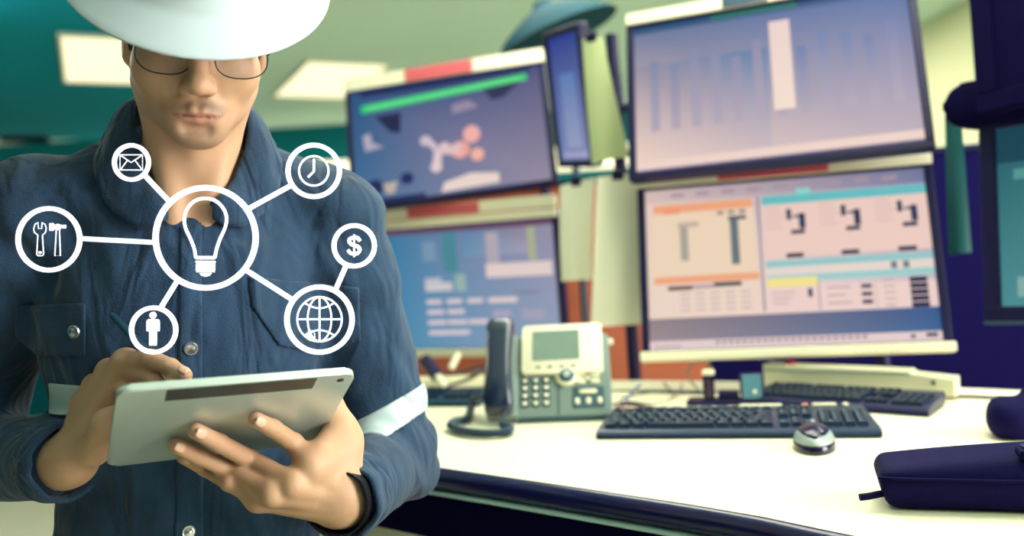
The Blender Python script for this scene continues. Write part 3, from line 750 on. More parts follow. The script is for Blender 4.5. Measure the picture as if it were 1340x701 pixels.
# body wedge in side view
out = [(0, .002), (0, .014), (HL * math.cos(T) * .86, .012 + HL * math.sin(T) * .86), (HL * math.cos(T) * .86 + .02, .012 + HL * math.sin(T) * .86 + .002), (.15, .03), (.15, .002)]
bm = bmesh.new()
for xx in (-X + .058, X): pass
vl = [bm.verts.new((-X + .05, y, z)) for y, z in out]; vr = [bm.verts.new((X, y, z)) for y, z in out]
bm.faces.new(vl); bm.faces.new(vr[::-1])
for i in range(len(out)): bm.faces.new((vl[i], vl[(i + 1) % len(out)], vr[(i + 1) % len(out)], vr[i]))
bmesh.ops.recalc_face_normals(bm, faces=list(bm.faces)); bmesh.ops.bevel(bm, geom=list(bm.edges), offset=.004, segments=2, affect='EDGES')
body = G().frombm(bm).obj('body', PHONEG, e, smooth=40)
G().box(-X + .054, X - .004, .0, .006, .0, .012, .002, M=None).obj('foot_edge', PHONED, e)
G().box(.018, .0195, .004, .095, .0015, .0035, M=face).obj('face_groove', PHONED, body)
# cradle for the handset at the left
G().box(-X - .006, -X + .056, .0, HL * .95, -.022, .004, .006, M=face).obj('cradle', PHONEG, e, smooth=40)
# display bezel
XB0, XB1 = -X + .064, X - .012
bez = G().prism(rrect(XB0, XB1, .088, .198, .006), .001, .014, M=face, bev=.003).obj('display_bezel', IVORY, e, smooth=40)
wB = XB1 - XB0
lcd = G().prism(rrect(XB0 + wB * .13, XB0 + wB * .72, .116, .184, .002), .012, .0148, M=face).obj('display', GREYLCD, bez)
for k in range(4): G().box(XB0 + wB * (.17 + .145 * k), XB0 + wB * (.235 + .145 * k), .100, .1035, .0135, .0158, .0006, 1, M=face).obj('soft_key', PHONED, bez)
for k in range(2): G().lathe([(.0022, 0), (.0022, .0016), (0, .002)], 10, M=face @ Matrix.Translation((XB0 + wB * .83, .170 - .012 * k, .0138))).obj('status_light', PHONED, bez)
# keypad
kx0 = XB0 + .006
for r in range(4):
    for c in range(3):
        M = face @ Matrix.Translation((kx0 + c * .0205, .076 - r * .0165, .002))
        k = G().lathe([(.0078, 0), (.0078, .003), (.007, .0045), (0, .005)], 14, M=M, sy=.86).obj('keypad_key', PHONED, e, smooth=40)
        G().lathe([(.0042, .0045), (.0042, .006), (0, .0062)], 10, M=M, sy=1.05).obj('key_face', IVORY, k, smooth=40)
# navigation ring
nx = (XB0 + XB1) / 2 + .008
nb = G().lathe([(.0215, 0), (.0215, .006), (.019, .008), (0, .008)], 24, M=face @ Matrix.Translation((nx, .083, .002))).obj('navigation_plate', IVORY, e, smooth=40)
nr = G().lathe([(.0145, 0), (.0145, .003), (.012, .005), (0, .005)], 22, M=face @ Matrix.Translation((nx, .083, .0095))).obj('navigation_ring', PHONED, nb, smooth=40)
G().lathe([(.0065, 0), (.0065, .003), (0, .0038)], 16, M=face @ Matrix.Translation((nx, .083, .0142))).obj('centre_button', SILVER, nb, smooth=40)
# function keys at the right
fx = XB1 - .030
for sx, sy in ((-1, 1), (1, 1), (-1, -1), (1, -1)):
    G().lathe([(.0095, 0), (.0095, .003), (.008, .0045), (0, .005)], 16, M=face @ Matrix.Translation((fx + sx * .0135, .078 + sy * .0066, .002)), sy=.6).obj('function_key', IVORY, e, smooth=40)
G().lathe([(.0042, 0), (.0042, .005), (0, .006)], 12, M=face @ Matrix.Translation((fx, .078, .002))).obj('help_key', IVORY, e, smooth=40)
G().box(-.017, .017, -.0045, .0045, 0, .004, .0035, M=face @ Matrix.Translation((fx, .049, .002))).obj('volume_key', IVORY, e, smooth=40)
G().box(fx - .030, fx + .030, .014, .060, .0005, .0022, .001, 1, M=face).obj('key_field', PHONED, body)
for k in range(3): G().box(-.0045, .0045, -.0065, .0065, 0, .004, .002, M=face @ Matrix.Translation((fx + (k - 1) * .021, .029, .002))).obj('line_key', IVORY, e, smooth=40)
G().box(X - .002, X + .009, .11, .122, HL * .66, HL * .66 + .012, .002, M=None).obj('side_knob', IVORY, e)
# handset: earpiece up, mouthpiece down
hx = -X + .022
HS = mat('handset_gloss', rgb(26, 36, 62), .1, var=.05, coat=.5)
secs = [(-.004, .018, .018, .006), (-.001, .019, .024, .011), (.008, .022, .0275, .018), (.030, .027, .0285, .020), (.055, .033, .0270, .018), (.085, .037, .0245, .0155), (.115, .038, .0240, .0150), (.145, .036, .0250, .0160), (.172, .031, .0275, .0185), (.195, .025, .0280, .0190), (.207, .022, .0250, .0150), (.212, .020, .0170, .0080)]
vs = []; nn = 28
for y_, z_, hw, ht in secs:
    for k in range(nn):
        a = 2 * math.pi * k / nn; ca, sa = math.cos(a), math.sin(a)
        vs.append((hx + hw * math.copysign(abs(ca) ** .62, ca), y_, z_ + ht * math.copysign(abs(sa) ** .62, sa)))
fs = [(i * nn + k, i * nn + (k + 1) % nn, (i + 1) * nn + (k + 1) % nn, (i + 1) * nn + k) for i in range(len(secs) - 1) for k in range(nn)]
fs += [tuple(range(nn)), tuple((len(secs) - 1) * nn + k for k in range(nn))]
hs = G().add(vs, fs, M=face).obj('handset', HS, e, smooth=70)
md = hs.modifiers.new('smooth', 'SUBSURF'); md.levels = 1; md.render_levels = 2
# coiled cord
c0 = [onz(px, py, DESK + .010) for px, py in ((657, 556), (668, 560), (660, 566), (630, 567), (602, 563), (590, 557), (597, 551), (612, 547))]
c0 += [onz(618, 528, DESK + .02), onz(625, 518, DESK + .04), Pw(640, 524, 1.70)]
path = spline(c0, 40); coil = []
Ltot = 0
for i in range(len(path) - 1):
    p = path[i]; t = (path[i + 1] - p); Ltot += t.length; t.normalize()
    a = Ltot / .0042 * 2 * math.pi / 1.0
    e1 = t.cross(Vector((0, 0, 1))).normalized(); e2 = e1.cross(t)
    coil.append((p, e1, e2, t, Ltot))
pts = []; m = int(Ltot / .0044 * 9)
ii = 0
for k in range(m):
    L = Ltot * k / m
    while ii < len(coil) - 1 and coil[ii][4] < L: ii += 1
    p, e1, e2, t, l2 = coil[ii]
    p = p - t * (l2 - L)
    a = 2 * math.pi * k / 9
    pts.append(p + (e1 * math.cos(a) + e2 * math.sin(a)) * .0062)
CORD = mat('cord_plastic', rgb(24, 56, 78), .35)
inv = Matrix.Translation(e.location) @ Euler(e.rotation_euler).to_matrix().to_4x4(); inv = inv.inverted()
G().tube(pts, .0021, 5, M=inv).obj('coiled_cord', CORD, e, smooth=180)
G().tube([inv @ onz(657, 556, DESK + .010), inv @ Pw(659, 545, 1.63), inv @ Pw(661, 530, 1.64)], .003, 6).obj('cord_plug', CORD, e, smooth=180)
# ------------------------------------------------------------------ clutter under the left monitor
def pc_obj(e): return Matrix.Translation(e.location).inverted()
p = onz(588, 512, DESK)
e = empty('document_tray', (p.x, p.y + .05, DESK + .006), (0, 0, math.radians(-12)), 'long white tray behind the keyboard left of the phone', 'tray')
G().box(-.16, .16, -.03, .05, 0, .006, .002).obj('tray_base', IVORY, e)
for y0, y1 in ((-.03, -.026), (.046, .05)): G().box(-.16, .16, y0, y1, .006, .018, .001, 1).obj('tray_side', IVORY, e)
p = Pw(556, 470, 2.12); q = Pw(582, 506, 2.05)
e = empty('cable_clamp', (q.x, q.y, DESK), label='slanted white cable clamp under the lower left monitor', cat='clamp')
b = (q.x, q.y, DESK)
G().tube([p, (p + q) / 2, q - Vector((0, 0, .0))], [.014, .012, .008], 8).obj('clamp_arm', IVORY, e, smooth=40, base=b)
G().tube([Pw(600, 462, 2.10), Pw(590, 482, 2.08)], .008, 8).obj('clamp_rod', IVORY, e, smooth=40, base=b)
G().tube([p, (p * .35 + q * .65)], .016, 8).obj('clamp_grip', NAVY, e, smooth=40, base=b).scale = (1, 1, 1)
G().box(q.x - .03, q.x + .03, q.y - .02, q.y + .02, DESK, DESK + .012, .003).obj('clamp_foot', IVORY, e, base=b)
def cable(label, pts, r, m, cat='cable'):
    w = spline(pts, 8); lo = min(w, key=lambda v: v.z)
    e = G().tube([tuple(v - lo) for v in w], r, 6).obj('cable', m, smooth=180); e.location = lo
    return tag(e, label, cat)
z = DESK + .0085
cable('dark cable looping behind the phone handset', [Pw(575, 490, 2.1), Pw(605, 486, 2.08), Pw(640, 478, 2.05), Pw(610, 496, 2.04), onz(585, 506, z)], .003, CABLE)
cable('grey cable lying in a loop left of the handset', [onz(560, 508, z), onz(590, 504, z), Pw(620, 494, 2.05), Pw(628, 484, 2.07), Pw(600, 490, 2.09)], .0025, CABLEL)
cable('thin dark cable running along the back of the desk', [onz(812, 521, z), onz(850, 513, z), onz(886, 514, z), onz(925, 515, z)], .0022, CABLE)
cable('thin grey cable curving over the back of the desk', [onz(820, 525, z), onz(862, 527, z), onz(880, 519, z), onz(890, 510, z), onz(892, 502, z)], .0018, CABLEL)
cable('short grey cable crossing near the partition', [onz(868, 500, z), onz(878, 510, z), onz(890, 515, z), onz(905, 514, z)], .0018, CABLEL)
cable('dark cable arching up above the desk dock', [onz(917, 513, z), Pw(903, 497, 1.88), Pw(900, 484, 1.9), Pw(908, 474, 1.92), Pw(920, 472, 1.92), Pw(930, 480, 1.92), Pw(932, 492, 1.92), onz(934, 506, z)], .0022, CABLEL)
cable('short blue cable standing up right of the phone', [onz(817, 528, z), onz(822, 520, z), Pw(832, 508, 1.80), Pw(839, 503, 1.80)], .0022, CABLEB)
cable('dark red cable at the back corner of the keyboard', [onz(806, 533, z), onz(820, 529, z), onz(835, 531, z), onz(850, 534, z)], .003, mat('dark_red_cable', rgb(92, 28, 48), .5))
cable('black cable bundle beside the phone base', [onz(803, 529, z), onz(815, 526, z), onz(840, 530, z), onz(862, 534, z)], .0028, CABLE)

# ------------------------------------------------------------------ dock, small box, long device
p, q = onz(898, 531, DESK), onz(972, 531, DESK)
an = math.atan2(q.y - p.y, q.x - p.x)
e = empty('desk_dock', (p.x, p.y, DESK), (0, 0, an), 'black desk dock with an upright white capped stick', 'dock')
L = (q - p).length
G().box(0, L, 0, .05, 0, .010, .003).obj('dock_plate', NAVY, e)
G().box(L * .30, L * .50, .012, .030, .010, .058, .003).obj('upright_stick', NAVYG, e)
G().box(L * .29, L * .51, .011, .031, .058, .068, .003).obj('stick_cap', IVORY, e)
G().box(L * .36, L * .44, .0108, .013, .018, .050, .001, 1).obj('stick_inset', mat('plum_plastic', rgb(70, 34, 64), .4), e)
G().box(L * .56, L * .92, .016, .040, .010, .026, .003).obj('dock_block', NAVY, e)
p, q = onz(971, 530, DESK), onz(1003, 529, DESK)
an = math.atan2(q.y - p.y, q.x - p.x); L = (q - p).length
e = empty('small_display_box', (p.x, p.y, DESK), (0, 0, an), 'small black box with a blue grey face standing beside the dock', 'box')
M = Matrix.Rotation(math.radians(-10), 4, 'X')
G().box(0, L, 0, .022, 0.003, .062, .003, M=M).obj('box_shell', NAVY, e)
G().box(L * .06, L * .86, -.0015, .001, .012, .058, .0006, 1, M=M).obj('face_plate', mat('blue_grey_glass', rgb(84, 130, 146), .2), e)
G().box(L * .5, L * .64, -.0025, -.001, .022, .029, .0004, 1, M=M).obj('emblem', IVORY, e)
p, q = onz(1000, 513, DESK), onz(1251, 524, DESK)
an = math.atan2(q.y - p.y, q.x - p.x); L = (q - p).length
e = empty('long_white_device', (p.x, p.y, DESK + .006), (0, 0, an), 'long ivory device with a red button below the chart monitor', 'device')
DEV = mat('device_ivory', rgb(226, 222, 190), .5, var=.03)
G().prism([(0, 0), (L, 0), (L, .034), (L * .80, .038), (L * .785, .046), (0, .052)], -.05, 0, M=Matrix.Rotation(math.pi / 2, 4, 'X') @ Matrix.Translation((0, 0, 0)), bev=.002).obj('device_body', DEV, e)
G().box(.0, L * .78, -.0015, .003, .040, .0425, .0006, 1).obj('lid_seam', PHONEG, e)
G().lathe([(.010, 0), (.010, .004), (.008, .007), (0, .008)], 16, M=Matrix.Translation((L * .14, .025, .050))).obj('red_button', mat('red_plastic', rgb(226, 60, 70), .4), e, smooth=40)
G().lathe([(.004, 0), (.004, .003), (0, .004)], 12, M=Matrix.Translation((L * .90, -.0005, .026)) @ Matrix.Rotation(math.pi / 2, 4, 'X')).obj('screw', PHONED, e, smooth=40)
p = onz(1292, 519, DESK)
e = G().box(-.07, .07, -.022, .022, 0, .003, .001, 1).obj('paper_pad', PAPER); e.location = (p.x, p.y, DESK + .006); e.rotation_euler = (0, 0, math.radians(-32))
tag(e, 'flat white paper pad at the back right of the desk', 'paper')

# ------------------------------------------------------------------ black leather pouches at the right
LEA = mat('black_leather', rgb(8, 4, 60), .7, var=.1, bump=.2, bscale=400, spec=.1)
p, q = onz(1180, 676, DESK), onz(1335, 681, DESK)
an = math.atan2(q.y - p.y, q.x - p.x)
e = empty('leather_pouch', (p.x, p.y, DESK), (0, 0, an), 'large black leather pouch lying at the front right of the desk', 'pouch')
s = SDF(); s.box((.095, .055, .034), (.122, .055, .033), .016)
def pouchpost(P, d):
    top = (P[:, 2] - (.050 + .12 * P[:, 0])) / 1.01                # top falls to the left
    frt = (-(P[:, 1]) + .012 - .0 * P[:, 0] + .55 * (P[:, 2] - .038)) / 1.14   # upper front leans back
    low = (-(P[:, 1]) + .012 - .35 * (P[:, 2] - .030)) / 1.06
    lft = (-(P[:, 0]) - .022 + .30 * np.abs(P[:, 2] - .035)) / 1.05
    def smx(a, b, k=.012):
        h = np.maximum(k - np.abs(a - b), 0) / k; return np.maximum(a, b) + h * h * k / 4
    d = smx(smx(smx(smx(d, top), frt), low), lft)
    return np.maximum(d, .0004 - P[:, 2])
V, Q = nets(s, (-.06, -.04, -.01), (.24, .13, .10), .0026, post=pouchpost)
np_obj('pouch_body', V, Q, LEA, e, cam_frame=False)
seam = spline([(-.020, .020, .038), (.0, .0135, .039), (.07, .0125, .039), (.20, .0125, .039)], 8)
G().tube(seam, .0018, 6).obj('seam', LEA, e, smooth=180)
G().tube([(-.014, .03, .018), (-.032, .022, .016), (-.042, .020, .015)], .0042, 8).obj('strap_tab', LEA, e, smooth=60)
G().box(.125, .20, .02, .05, .060, .071, .004).obj('flap_strap', LEA, e)
for k in range(2): G().lathe([(.005, 0), (.005, .002), (0, .0035)], 12, M=Matrix.Translation((.138 + .024 * k, .020, .066)) @ Matrix.Rotation(math.pi / 2, 4, 'X')).obj('snap', CHROME, e, smooth=40)
G().box(.13, .15, .028, .044, .071, .074, .001, 1).obj('buckle', mat('dark_metal', rgb(60, 66, 110), .3, .6), e)
p = onz(1308, 577, DESK)
e = empty('leather_case', (p.x, p.y, DESK), (0, 0, math.radians(-20)), 'black rounded case at the right border behind the pouch', 'case')
s = SDF(); s.box((.07, .04, .028), (.075, .04, .028), .020, k=.02); s.ell((.02, .03, .026), (.028, .036, .024), k=.02); s.box((.09, .045, .058), (.045, .03, .014), .01, k=.02)
V, Q = nets(s, (-.03, -.02, -.01), (.17, .10, .09), .0032, post=lambda P, d: np.maximum(d, .0004 - P[:, 2]))
np_obj('case_body', V, Q, LEA, e, cam_frame=False)
G().box(.0, .13, -.003, .004, .026, .030, .0015).obj('seam', LEA, e)

# ------------------------------------------------------------------ tablet (its pose fixes where the hand closes on it)
TS = .93
t_loc = Vector((-.325, .98, -.161)) * TS + Vector((0, 0, ZC))
t_eul = Euler([math.radians(a) for a in (57.2, 2.4, 29.0)])
tw, th = .2412 * TS, .1857 * TS
tn = t_eul.to_matrix() @ Vector((0, -1, 0))
def tabd(px, py, off=0.0):
    """depth at which the back of the tablet is seen at a pixel; off > 0 lies that far in front of it"""
    d = Pw(px, py, 1.0) - Vector((0, 0, ZC)); o = t_loc + tn * (.004 + off) - Vector((0, 0, ZC))
    return o.dot(tn) / d.dot(tn)
tb = empty('tablet', t_loc, t_eul, 'silver tablet computer held up by the person, its back to the viewer', 'tablet')
G().prism(rrect(-tw / 2, tw / 2, -th / 2, th / 2, .011, 6), -.004, .004, M=XZ, bev=.0028, seg=3).obj('back_shell', SILVER, tb, smooth=50)
G().prism(rrect(-tw / 2 + .003, tw / 2 - .003, -th / 2 + .003, th / 2 - .003, .009, 6), -.0048, -.0036, M=XZ).obj('front_glass', NAVYG, tb)
ANT = mat('antenna_dark_plastic', rgb(62, 62, 60), .4, var=.05)
G().box(-tw / 2 + .042, tw / 2 - .040, -.0045, -.0030, th / 2 - .026, th / 2 - .0026, .0005, 1).obj('antenna_strip', ANT, tb)
G().lathe([(.0035, 0), (.0035, .0008), (.002, .0009), (0, .0004)], 16, M=Matrix.Translation((tw / 2 - .014, -.0038, th / 2 - .012)) @ Matrix.Rotation(math.pi / 2, 4, 'X')).obj('camera_lens', NAVYG, tb, smooth=40)

# ------------------------------------------------------------------ the man: frames
PSI = math.radians(20)
RV = np.array((math.cos(PSI), math.sin(PSI), 0.0)); FV = np.array((math.sin(PSI), -math.cos(PSI), 0.0)); UV = np.array((0, 0, 1.0))
OT = np.array((-.415, 1.135, 0.0))
def Mf(a, b, h): return OT + a * RV + b * FV + h * UV
MB = np.stack([RV, FV, UV], 1)
def headR(ph, ps, ro):
    c, s = math.cos, math.sin
    Rp = np.array([[1, 0, 0], [0, c(ph), s(ph)], [0, -s(ph), c(ph)]])
    Ry = np.array([[c(ps), s(ps), 0], [-s(ps), c(ps), 0], [0, 0, 1]])
    Rr = np.array([[c(ro), 0, s(ro)], [0, 1, 0], [-s(ro), 0, c(ro)]])
    return np.diag([1, -1, 1]) @ Rr @ Ry @ Rp
HR = headR(.36, math.radians(21), 0.0); HC = np.array((-.372, 1.035, .262))
def H(x, y, z): return HC + HR @ np.array((x, y, z), float)

SL, SR_ = Mf(.190, -.01, .045), Mf(-.190, -.01, .045)
EL, WL = Pc(512, 596, 1.20), Pc(449, 655, .985)
ER, WR = Pc(-50, 592, 1.15), Pc(84, 604, 1.0)
def torso(S, o):
    S.ell(Mf(0, 0, -.10), (.172 + o, .115 + o, .205 + o), MB, .04)
    S.ell(Mf(0, -.005, -.37), (.160 + o, .118 + o, .24 + o), MB, .06)
    S.cone(Mf(-.165, -.012, .058), Mf(.165, -.012, .058), .056 + o, k=.05)
    for s in (-1, 1): S.cone(Mf(s * .14, -.02, .070), Mf(s * .035, -.03, .125), .046 + o, .046 + o, .03)
def arms(S, rs, k=.02):
    for a, e, w in ((SL, EL, WL), (SR_, ER, WR)):
        S.cone(a, e, rs[0], rs[1], k); S.cone(e, w, rs[1], rs[2], k)

# ------------------------------------------------------------------ the man: body (head, neck, torso, arms and hands in one surface)
B = SDF(); torso(B, -.016); arms(B, (.048, .040, .027))
# head
B.ell(H(0, -.015, .035), (.074, .094, .086), HR, .02)
B.ell(H(0, .026, -.030), (.0625, .068, .080), HR, .03)
for s in (-1, 1):
    B.cone(H(s * .050, .000, -.060), H(s * .013, .070, -.098), .019, .016, .03)
    B.ell(H(s * .043, .056, -.034), (.025, .026, .024), HR, .025)
    B.ell(H(s * .075, -.012, -.014), (.009, .024, .030), HR, .008)
    B.ell(H(s * .081, -.008, -.012), (.004, .014, .018), HR, .006, sub=True)
B.ell(H(0, .077, -.102), (.020, .014, .013), HR, .02)
B.cone(H(-.040, .080, .017), H(.040, .080, .017), .011, k=.015)
for s in (-1, 1):
    B.ell(H(s * .032, .104, -.004), (.019, .019, .013), HR, .014, sub=True)
    B.ell(H(s * .032, .076, -.005), (.0145, .0135, .0125), HR, .006)
    B.cone(H(s * .047, .083, -.008), H(s * .018, .088, -.009), .0022, .0022, .004)
B.cone(H(0, .084, .010), H(0, .106, -.036), .0085, .0095, .014)
B.ell(H(0, .110, -.042), (.0125, .0125, .0108), HR, .010)
for s in (-1, 1):
    B.ell(H(s * .0125, .100, -.047), (.0088, .0115, .0082), HR, .007)
    B.ell(H(s * .0072, .107, -.0560), (.0036, .005, .0036), HR, .004, sub=True)
    B.cone(H(s * .019, .094, -.050), H(s * .034, .076, -.076), .0026, .002, .012, sub=True)
B.ell(H(0, .074, -.078), (.034, .021, .028), HR, .018)
up = [H(-.028, .080, -.0775), H(-.014, .0895, -.0748), H(-.005, .0945, -.0728), H(0, .0945, -.0735), H(.005, .0945, -.0728), H(.014, .0895, -.0748), H(.028, .080, -.0775)]
B.chain(up, [.0026, .0042, .0046, .0044, .0046, .0042, .0026], k=.004)
lo = [H(-.024, .081, -.0815), H(-.010, .0905, -.0850), H(0, .0925, -.0858), H(.010, .0905, -.0850), H(.024, .081, -.0815)]
B.chain(lo, [.0028, .0056, .0062, .0056, .0028], k=.004)
B.cone(H(-.026, .0870, -.0788), H(0, .1005, -.0790), .0008, .0013, .003, sub=True); B.cone(H(.026, .0870, -.0788), H(0, .1005, -.0790), .0008, .0013, .003, sub=True)
B.cone(H(-.010, .0945, -.0945), H(.010, .0945, -.0945), .0028, k=.014, sub=True)
B.cone(H(0, .0995, -.058), H(0, .1005, -.070), .0020, k=.005, sub=True)
# neck
B.cone(H(0, -.022, -.055), Mf(0, -.015, .05), .057, .062, .03)
B.cone(H(0, .018, -.092), Mf(0, .055, .045), .010, .012, .03)
for s in (-1, 1): B.cone(H(s * .050, -.03, -.05), Mf(s * .018, .078, .03), .013, .012, .025)
# the hand under the tablet
def tp(px, py, off): return Pc(px, py, tabd(px, py, off))
FING = {
 'index': [Pc(407, 611, .952), tp(384, 579, .017), tp(357, 560, .0128), tp(335, 549, .0098)],
 'middle': [Pc(383, 633, .935), tp(327, 601, .020), tp(286, 579, .0138), tp(257, 564, .0098)],
 'ring': [Pc(356, 645, .930), tp(298, 613, .023), tp(259, 596, .0145), tp(230, 583, .0098)],
 'pinky': [Pc(338, 652, .946), Pc(300, 631, .944), tp(268, 613, .011), tp(240, 598, .0075)]}
RF = {'index': [.0122, .0104, .0092, .0082], 'middle': [.0122, .0105, .0094, .0083], 'ring': [.0115, .0098, .0088, .0079], 'pinky': [.0102, .0087, .0078, .0070]}
w1, w2 = Pc(456, 634, .985), Pc(430, 664, .975)
for k, (f, pts) in enumerate(FING.items()):
    B.chain(pts, RF[f], k=.004)
    t = k / 3.0
    wpt = w1 * (1 - t) + w2 * t
    B.cone(wpt, pts[0], .0175, .0125, .012)
    kn = pts[0] + np.array((0, -.0035, -.002)); B.ell(kn, (.0095, .0095, .0095), k=.006)
    B.ell(pts[1] + np.array((0, -.0015, .0)), (.0108 * RF[f][1] / .0108,) * 3, k=.003)
B.cone(FING['index'][0], FING['pinky'][0], .0105, .0095, .010)
for k, (f, pts) in enumerate(FING.items()):               # tendons on the back of the hand and creases over the finger joints
    t = k / 3.0; nv = np.array((.05, -.92, -.30)); nv /= np.linalg.norm(nv)
    B.cone((w1 * (1 - t) + w2 * t) + nv * .0135, pts[0] + nv * .0095, .0022, .0034, .010)
B.cone(WL, (w1 + w2) / 2, .027, .025, .015)
TH = [Pc(452, 618, .985), Pc(453, 574, 1.0), tp(434, 530, -.022), tp(404, 512, -.020)]
B.chain(TH, [.0190, .0160, .0115, .0092], k=.012)
B.cone(TH[1], FING['index'][0], .0105, .0105, .016)
B.cone(Pc(420, 592, .968), Pc(446, 556, 1.003), .0145, .0140, .014)
B.cone(Pc(424, 606, .968), Pc(452, 590, .99), .015, .015, .014)
# the hand with the stylus
FR = {
 'index': [Pc(164, 474, .985), Pc(196, 469, .958), Pc(223, 480, .938), Pc(242, 491, .925)],
 'middle': [Pc(143, 486, 1.0), Pc(186, 488, .968), Pc(207, 501, .948), Pc(222, 513, .938)],
 'ring': [Pc(125, 505, 1.01), Pc(163, 510, .975), Pc(180, 527, .962), Pc(190, 540, .955)],
 'pinky': [Pc(110, 528, 1.015), Pc(145, 533, .985), Pc(160, 548, .975), Pc(168, 560, .97)]}
v1, v2 = Pc(104, 596, .985), Pc(86, 612, 1.0)
for k, (f, pts) in enumerate(FR.items()):
    B.chain(pts, [r * .98 for r in RF[f]], k=.004)
    t = k / 3.0
    B.cone(v1 * (1 - t) + v2 * t, pts[0], .0185, .0125, .012)
    B.ell(pts[0] + np.array((0, -.002, .003)), (.0105,) * 3, k=.006)
B.cone(FR['index'][0], FR['pinky'][0], .011, .010, .012)
B.cone(WR, (v1 + v2) / 2, .027, .025, .015)
B.chain([Pc(122, 588, .975), Pc(140, 555, .95), Pc(185, 527, .935), Pc(222, 508, .925)], [.0190, .0150, .0112, .0090], k=.012)
V, Q = nets(B, (-.72, .82, -.62), (-.09, 1.36, .40), .0024)
# skin colours: lips, shaved beard, finger tips
HL = (V - HC) @ HR
base = np.array([lin(c) for c in (190, 148, 120)]); colr = np.tile(base, (len(V), 1))
def blend(mask, rgbv, amt):
    global colr
    m = (np.clip(mask, 0, 1) * amt)[:, None]; colr = colr * (1 - m) + np.array([lin(c) for c in rgbv]) * m
inh = (HL[:, 1] > .03) & (HL[:, 2] > -.135)
x, y, zz = HL[:, 0], HL[:, 1], HL[:, 2]
rnd = .88 + .12 * np.sin(x * 2300) * np.sin(zz * 2100 + x * 700)
g_ = lambda u, s: np.exp(-(u / s) ** 2)
blend(inh * g_(zz + .106, .018) * g_(x, .032) * rnd, (96, 80, 70), .55)
blend(inh * g_(zz + .0645 + np.abs(x) * .26, .0062) * np.clip(1.25 - np.abs(x) / .032, 0, 1) * (1 - .5 * g_(x, .005)) * rnd, (52, 42, 40), .85)
blend(inh * g_(zz + .096, .020) * g_(np.abs(x) - .040, .018), (140, 112, 94), .30)
xa = np.clip(np.abs(x) / .027, 0, 1) ** 2
lipm = np.clip((.028 - np.abs(x)) / .003, 0, 1) * np.clip((-.0725 - .004 * xa - zz) / .0015, 0, 1) * np.clip((zz + .0895 - .0075 * xa) / .002, 0, 1) * (y > .076)
blend(lipm, (168, 112, 98), .75)
blend(np.clip((.027 - np.abs(x)) / .004, 0, 1) * g_(zz + .0789, .0012) * (y > .07), (92, 54, 48), .8)
blend(inh * g_(zz - .022, .006) * g_(np.abs(x) - .033, .016), (40, 32, 30), .8)
blend(g_(np.abs(x) - .075, .012) * g_(y + .01, .03) * g_(zz + .01, .03), (196, 132, 104), .3)
SKIN = attr_mat('skin', rough=.48, sss=.12, spec=.35, bump=.12, bscale=420, var=.05)
fz = min(-ZC + OT[0] * sr, -1.35)
PB_ = W(OT[0], OT[1], -1.36); PB_.z = 0
person = np_obj('person', V, Q, SKIN, None, base=PB_, cols=colr)
person.location = PB_
tag(person, 'person in a navy work shirt, white hard hat and glasses looking down at a tablet', 'person')
NAIL = mat('fingernail', rgb(220, 176, 156), .3, var=.03)
def nail(tip, dip, r, view=None):
    d = (tip - dip) / np.linalg.norm(tip - dip); n = -tip / np.linalg.norm(tip) if view is None else view
    n = n - d * (n @ d); n /= np.linalg.norm(n); s = np.cross(d, n); c = tip + n * (r * .86 + .0004) + d * r * .02
    g = G(); pts = []; nu, nv = 9, 7
    for i in range(nu):
        for j in range(nv):
            u, v = i / (nu - 1) * 2 - 1, j / (nv - 1) * 2 - 1
            k = math.sqrt(max(1 - (max(u, 0) ** 2.4) * .80 - (max(-u, 0) ** 4) * .4, 0))
            p = c + d * (u * r * .80) + s * (v * r * .64 * k) + n * (.0011 - (v * v) * r * .22 - max(u, 0) ** 2 * r * .12)
            pts.append(W(*p))
    fs = [(i * nv + j, i * nv + j + 1, (i + 1) * nv + j + 1, (i + 1) * nv + j) for i in range(nu - 1) for j in range(nv - 1)]
    o = g.add(pts, fs).obj('fingernail', NAIL, person, smooth=180, base=PB_)
    so = o.modifiers.new('thickness', 'SOLIDIFY'); so.thickness = .0008; so.offset = 0
for f, pts in FING.items(): nail(pts[3], pts[2], RF[f][3])
for f in ('index', 'middle'): nail(FR[f][3], FR[f][2], RF[f][3] * .98, view=np.array((.1, -.5, .85)))
# short dark hair at the sides and back
HS_ = SDF(); HS_.ell(H(0, -.015, .035), (.0775, .098, .090), HR, .01)
for s in (-1, 1): HS_.cone(H(s * .0705, .018, .01), H(s * .0695, .014, -.022), .0065, .004, .01)
def hairpost(P, d):
    L = (P - HC) @ HR
    return np.maximum(d, np.maximum(L[:, 1] - .026 + np.clip(L[:, 2] - .01, -1, 0) * .2, -L[:, 2] - .030 - np.clip(-L[:, 1], 0, 1) * .35))
V2, Q2 = nets(HS_, HC - .16, HC + .16, .0034, post=hairpost)
np_obj('hair', V2, Q2, mat('black_hair', rgb(26, 22, 24), .6, var=.3, scale=300), person, base=PB_)

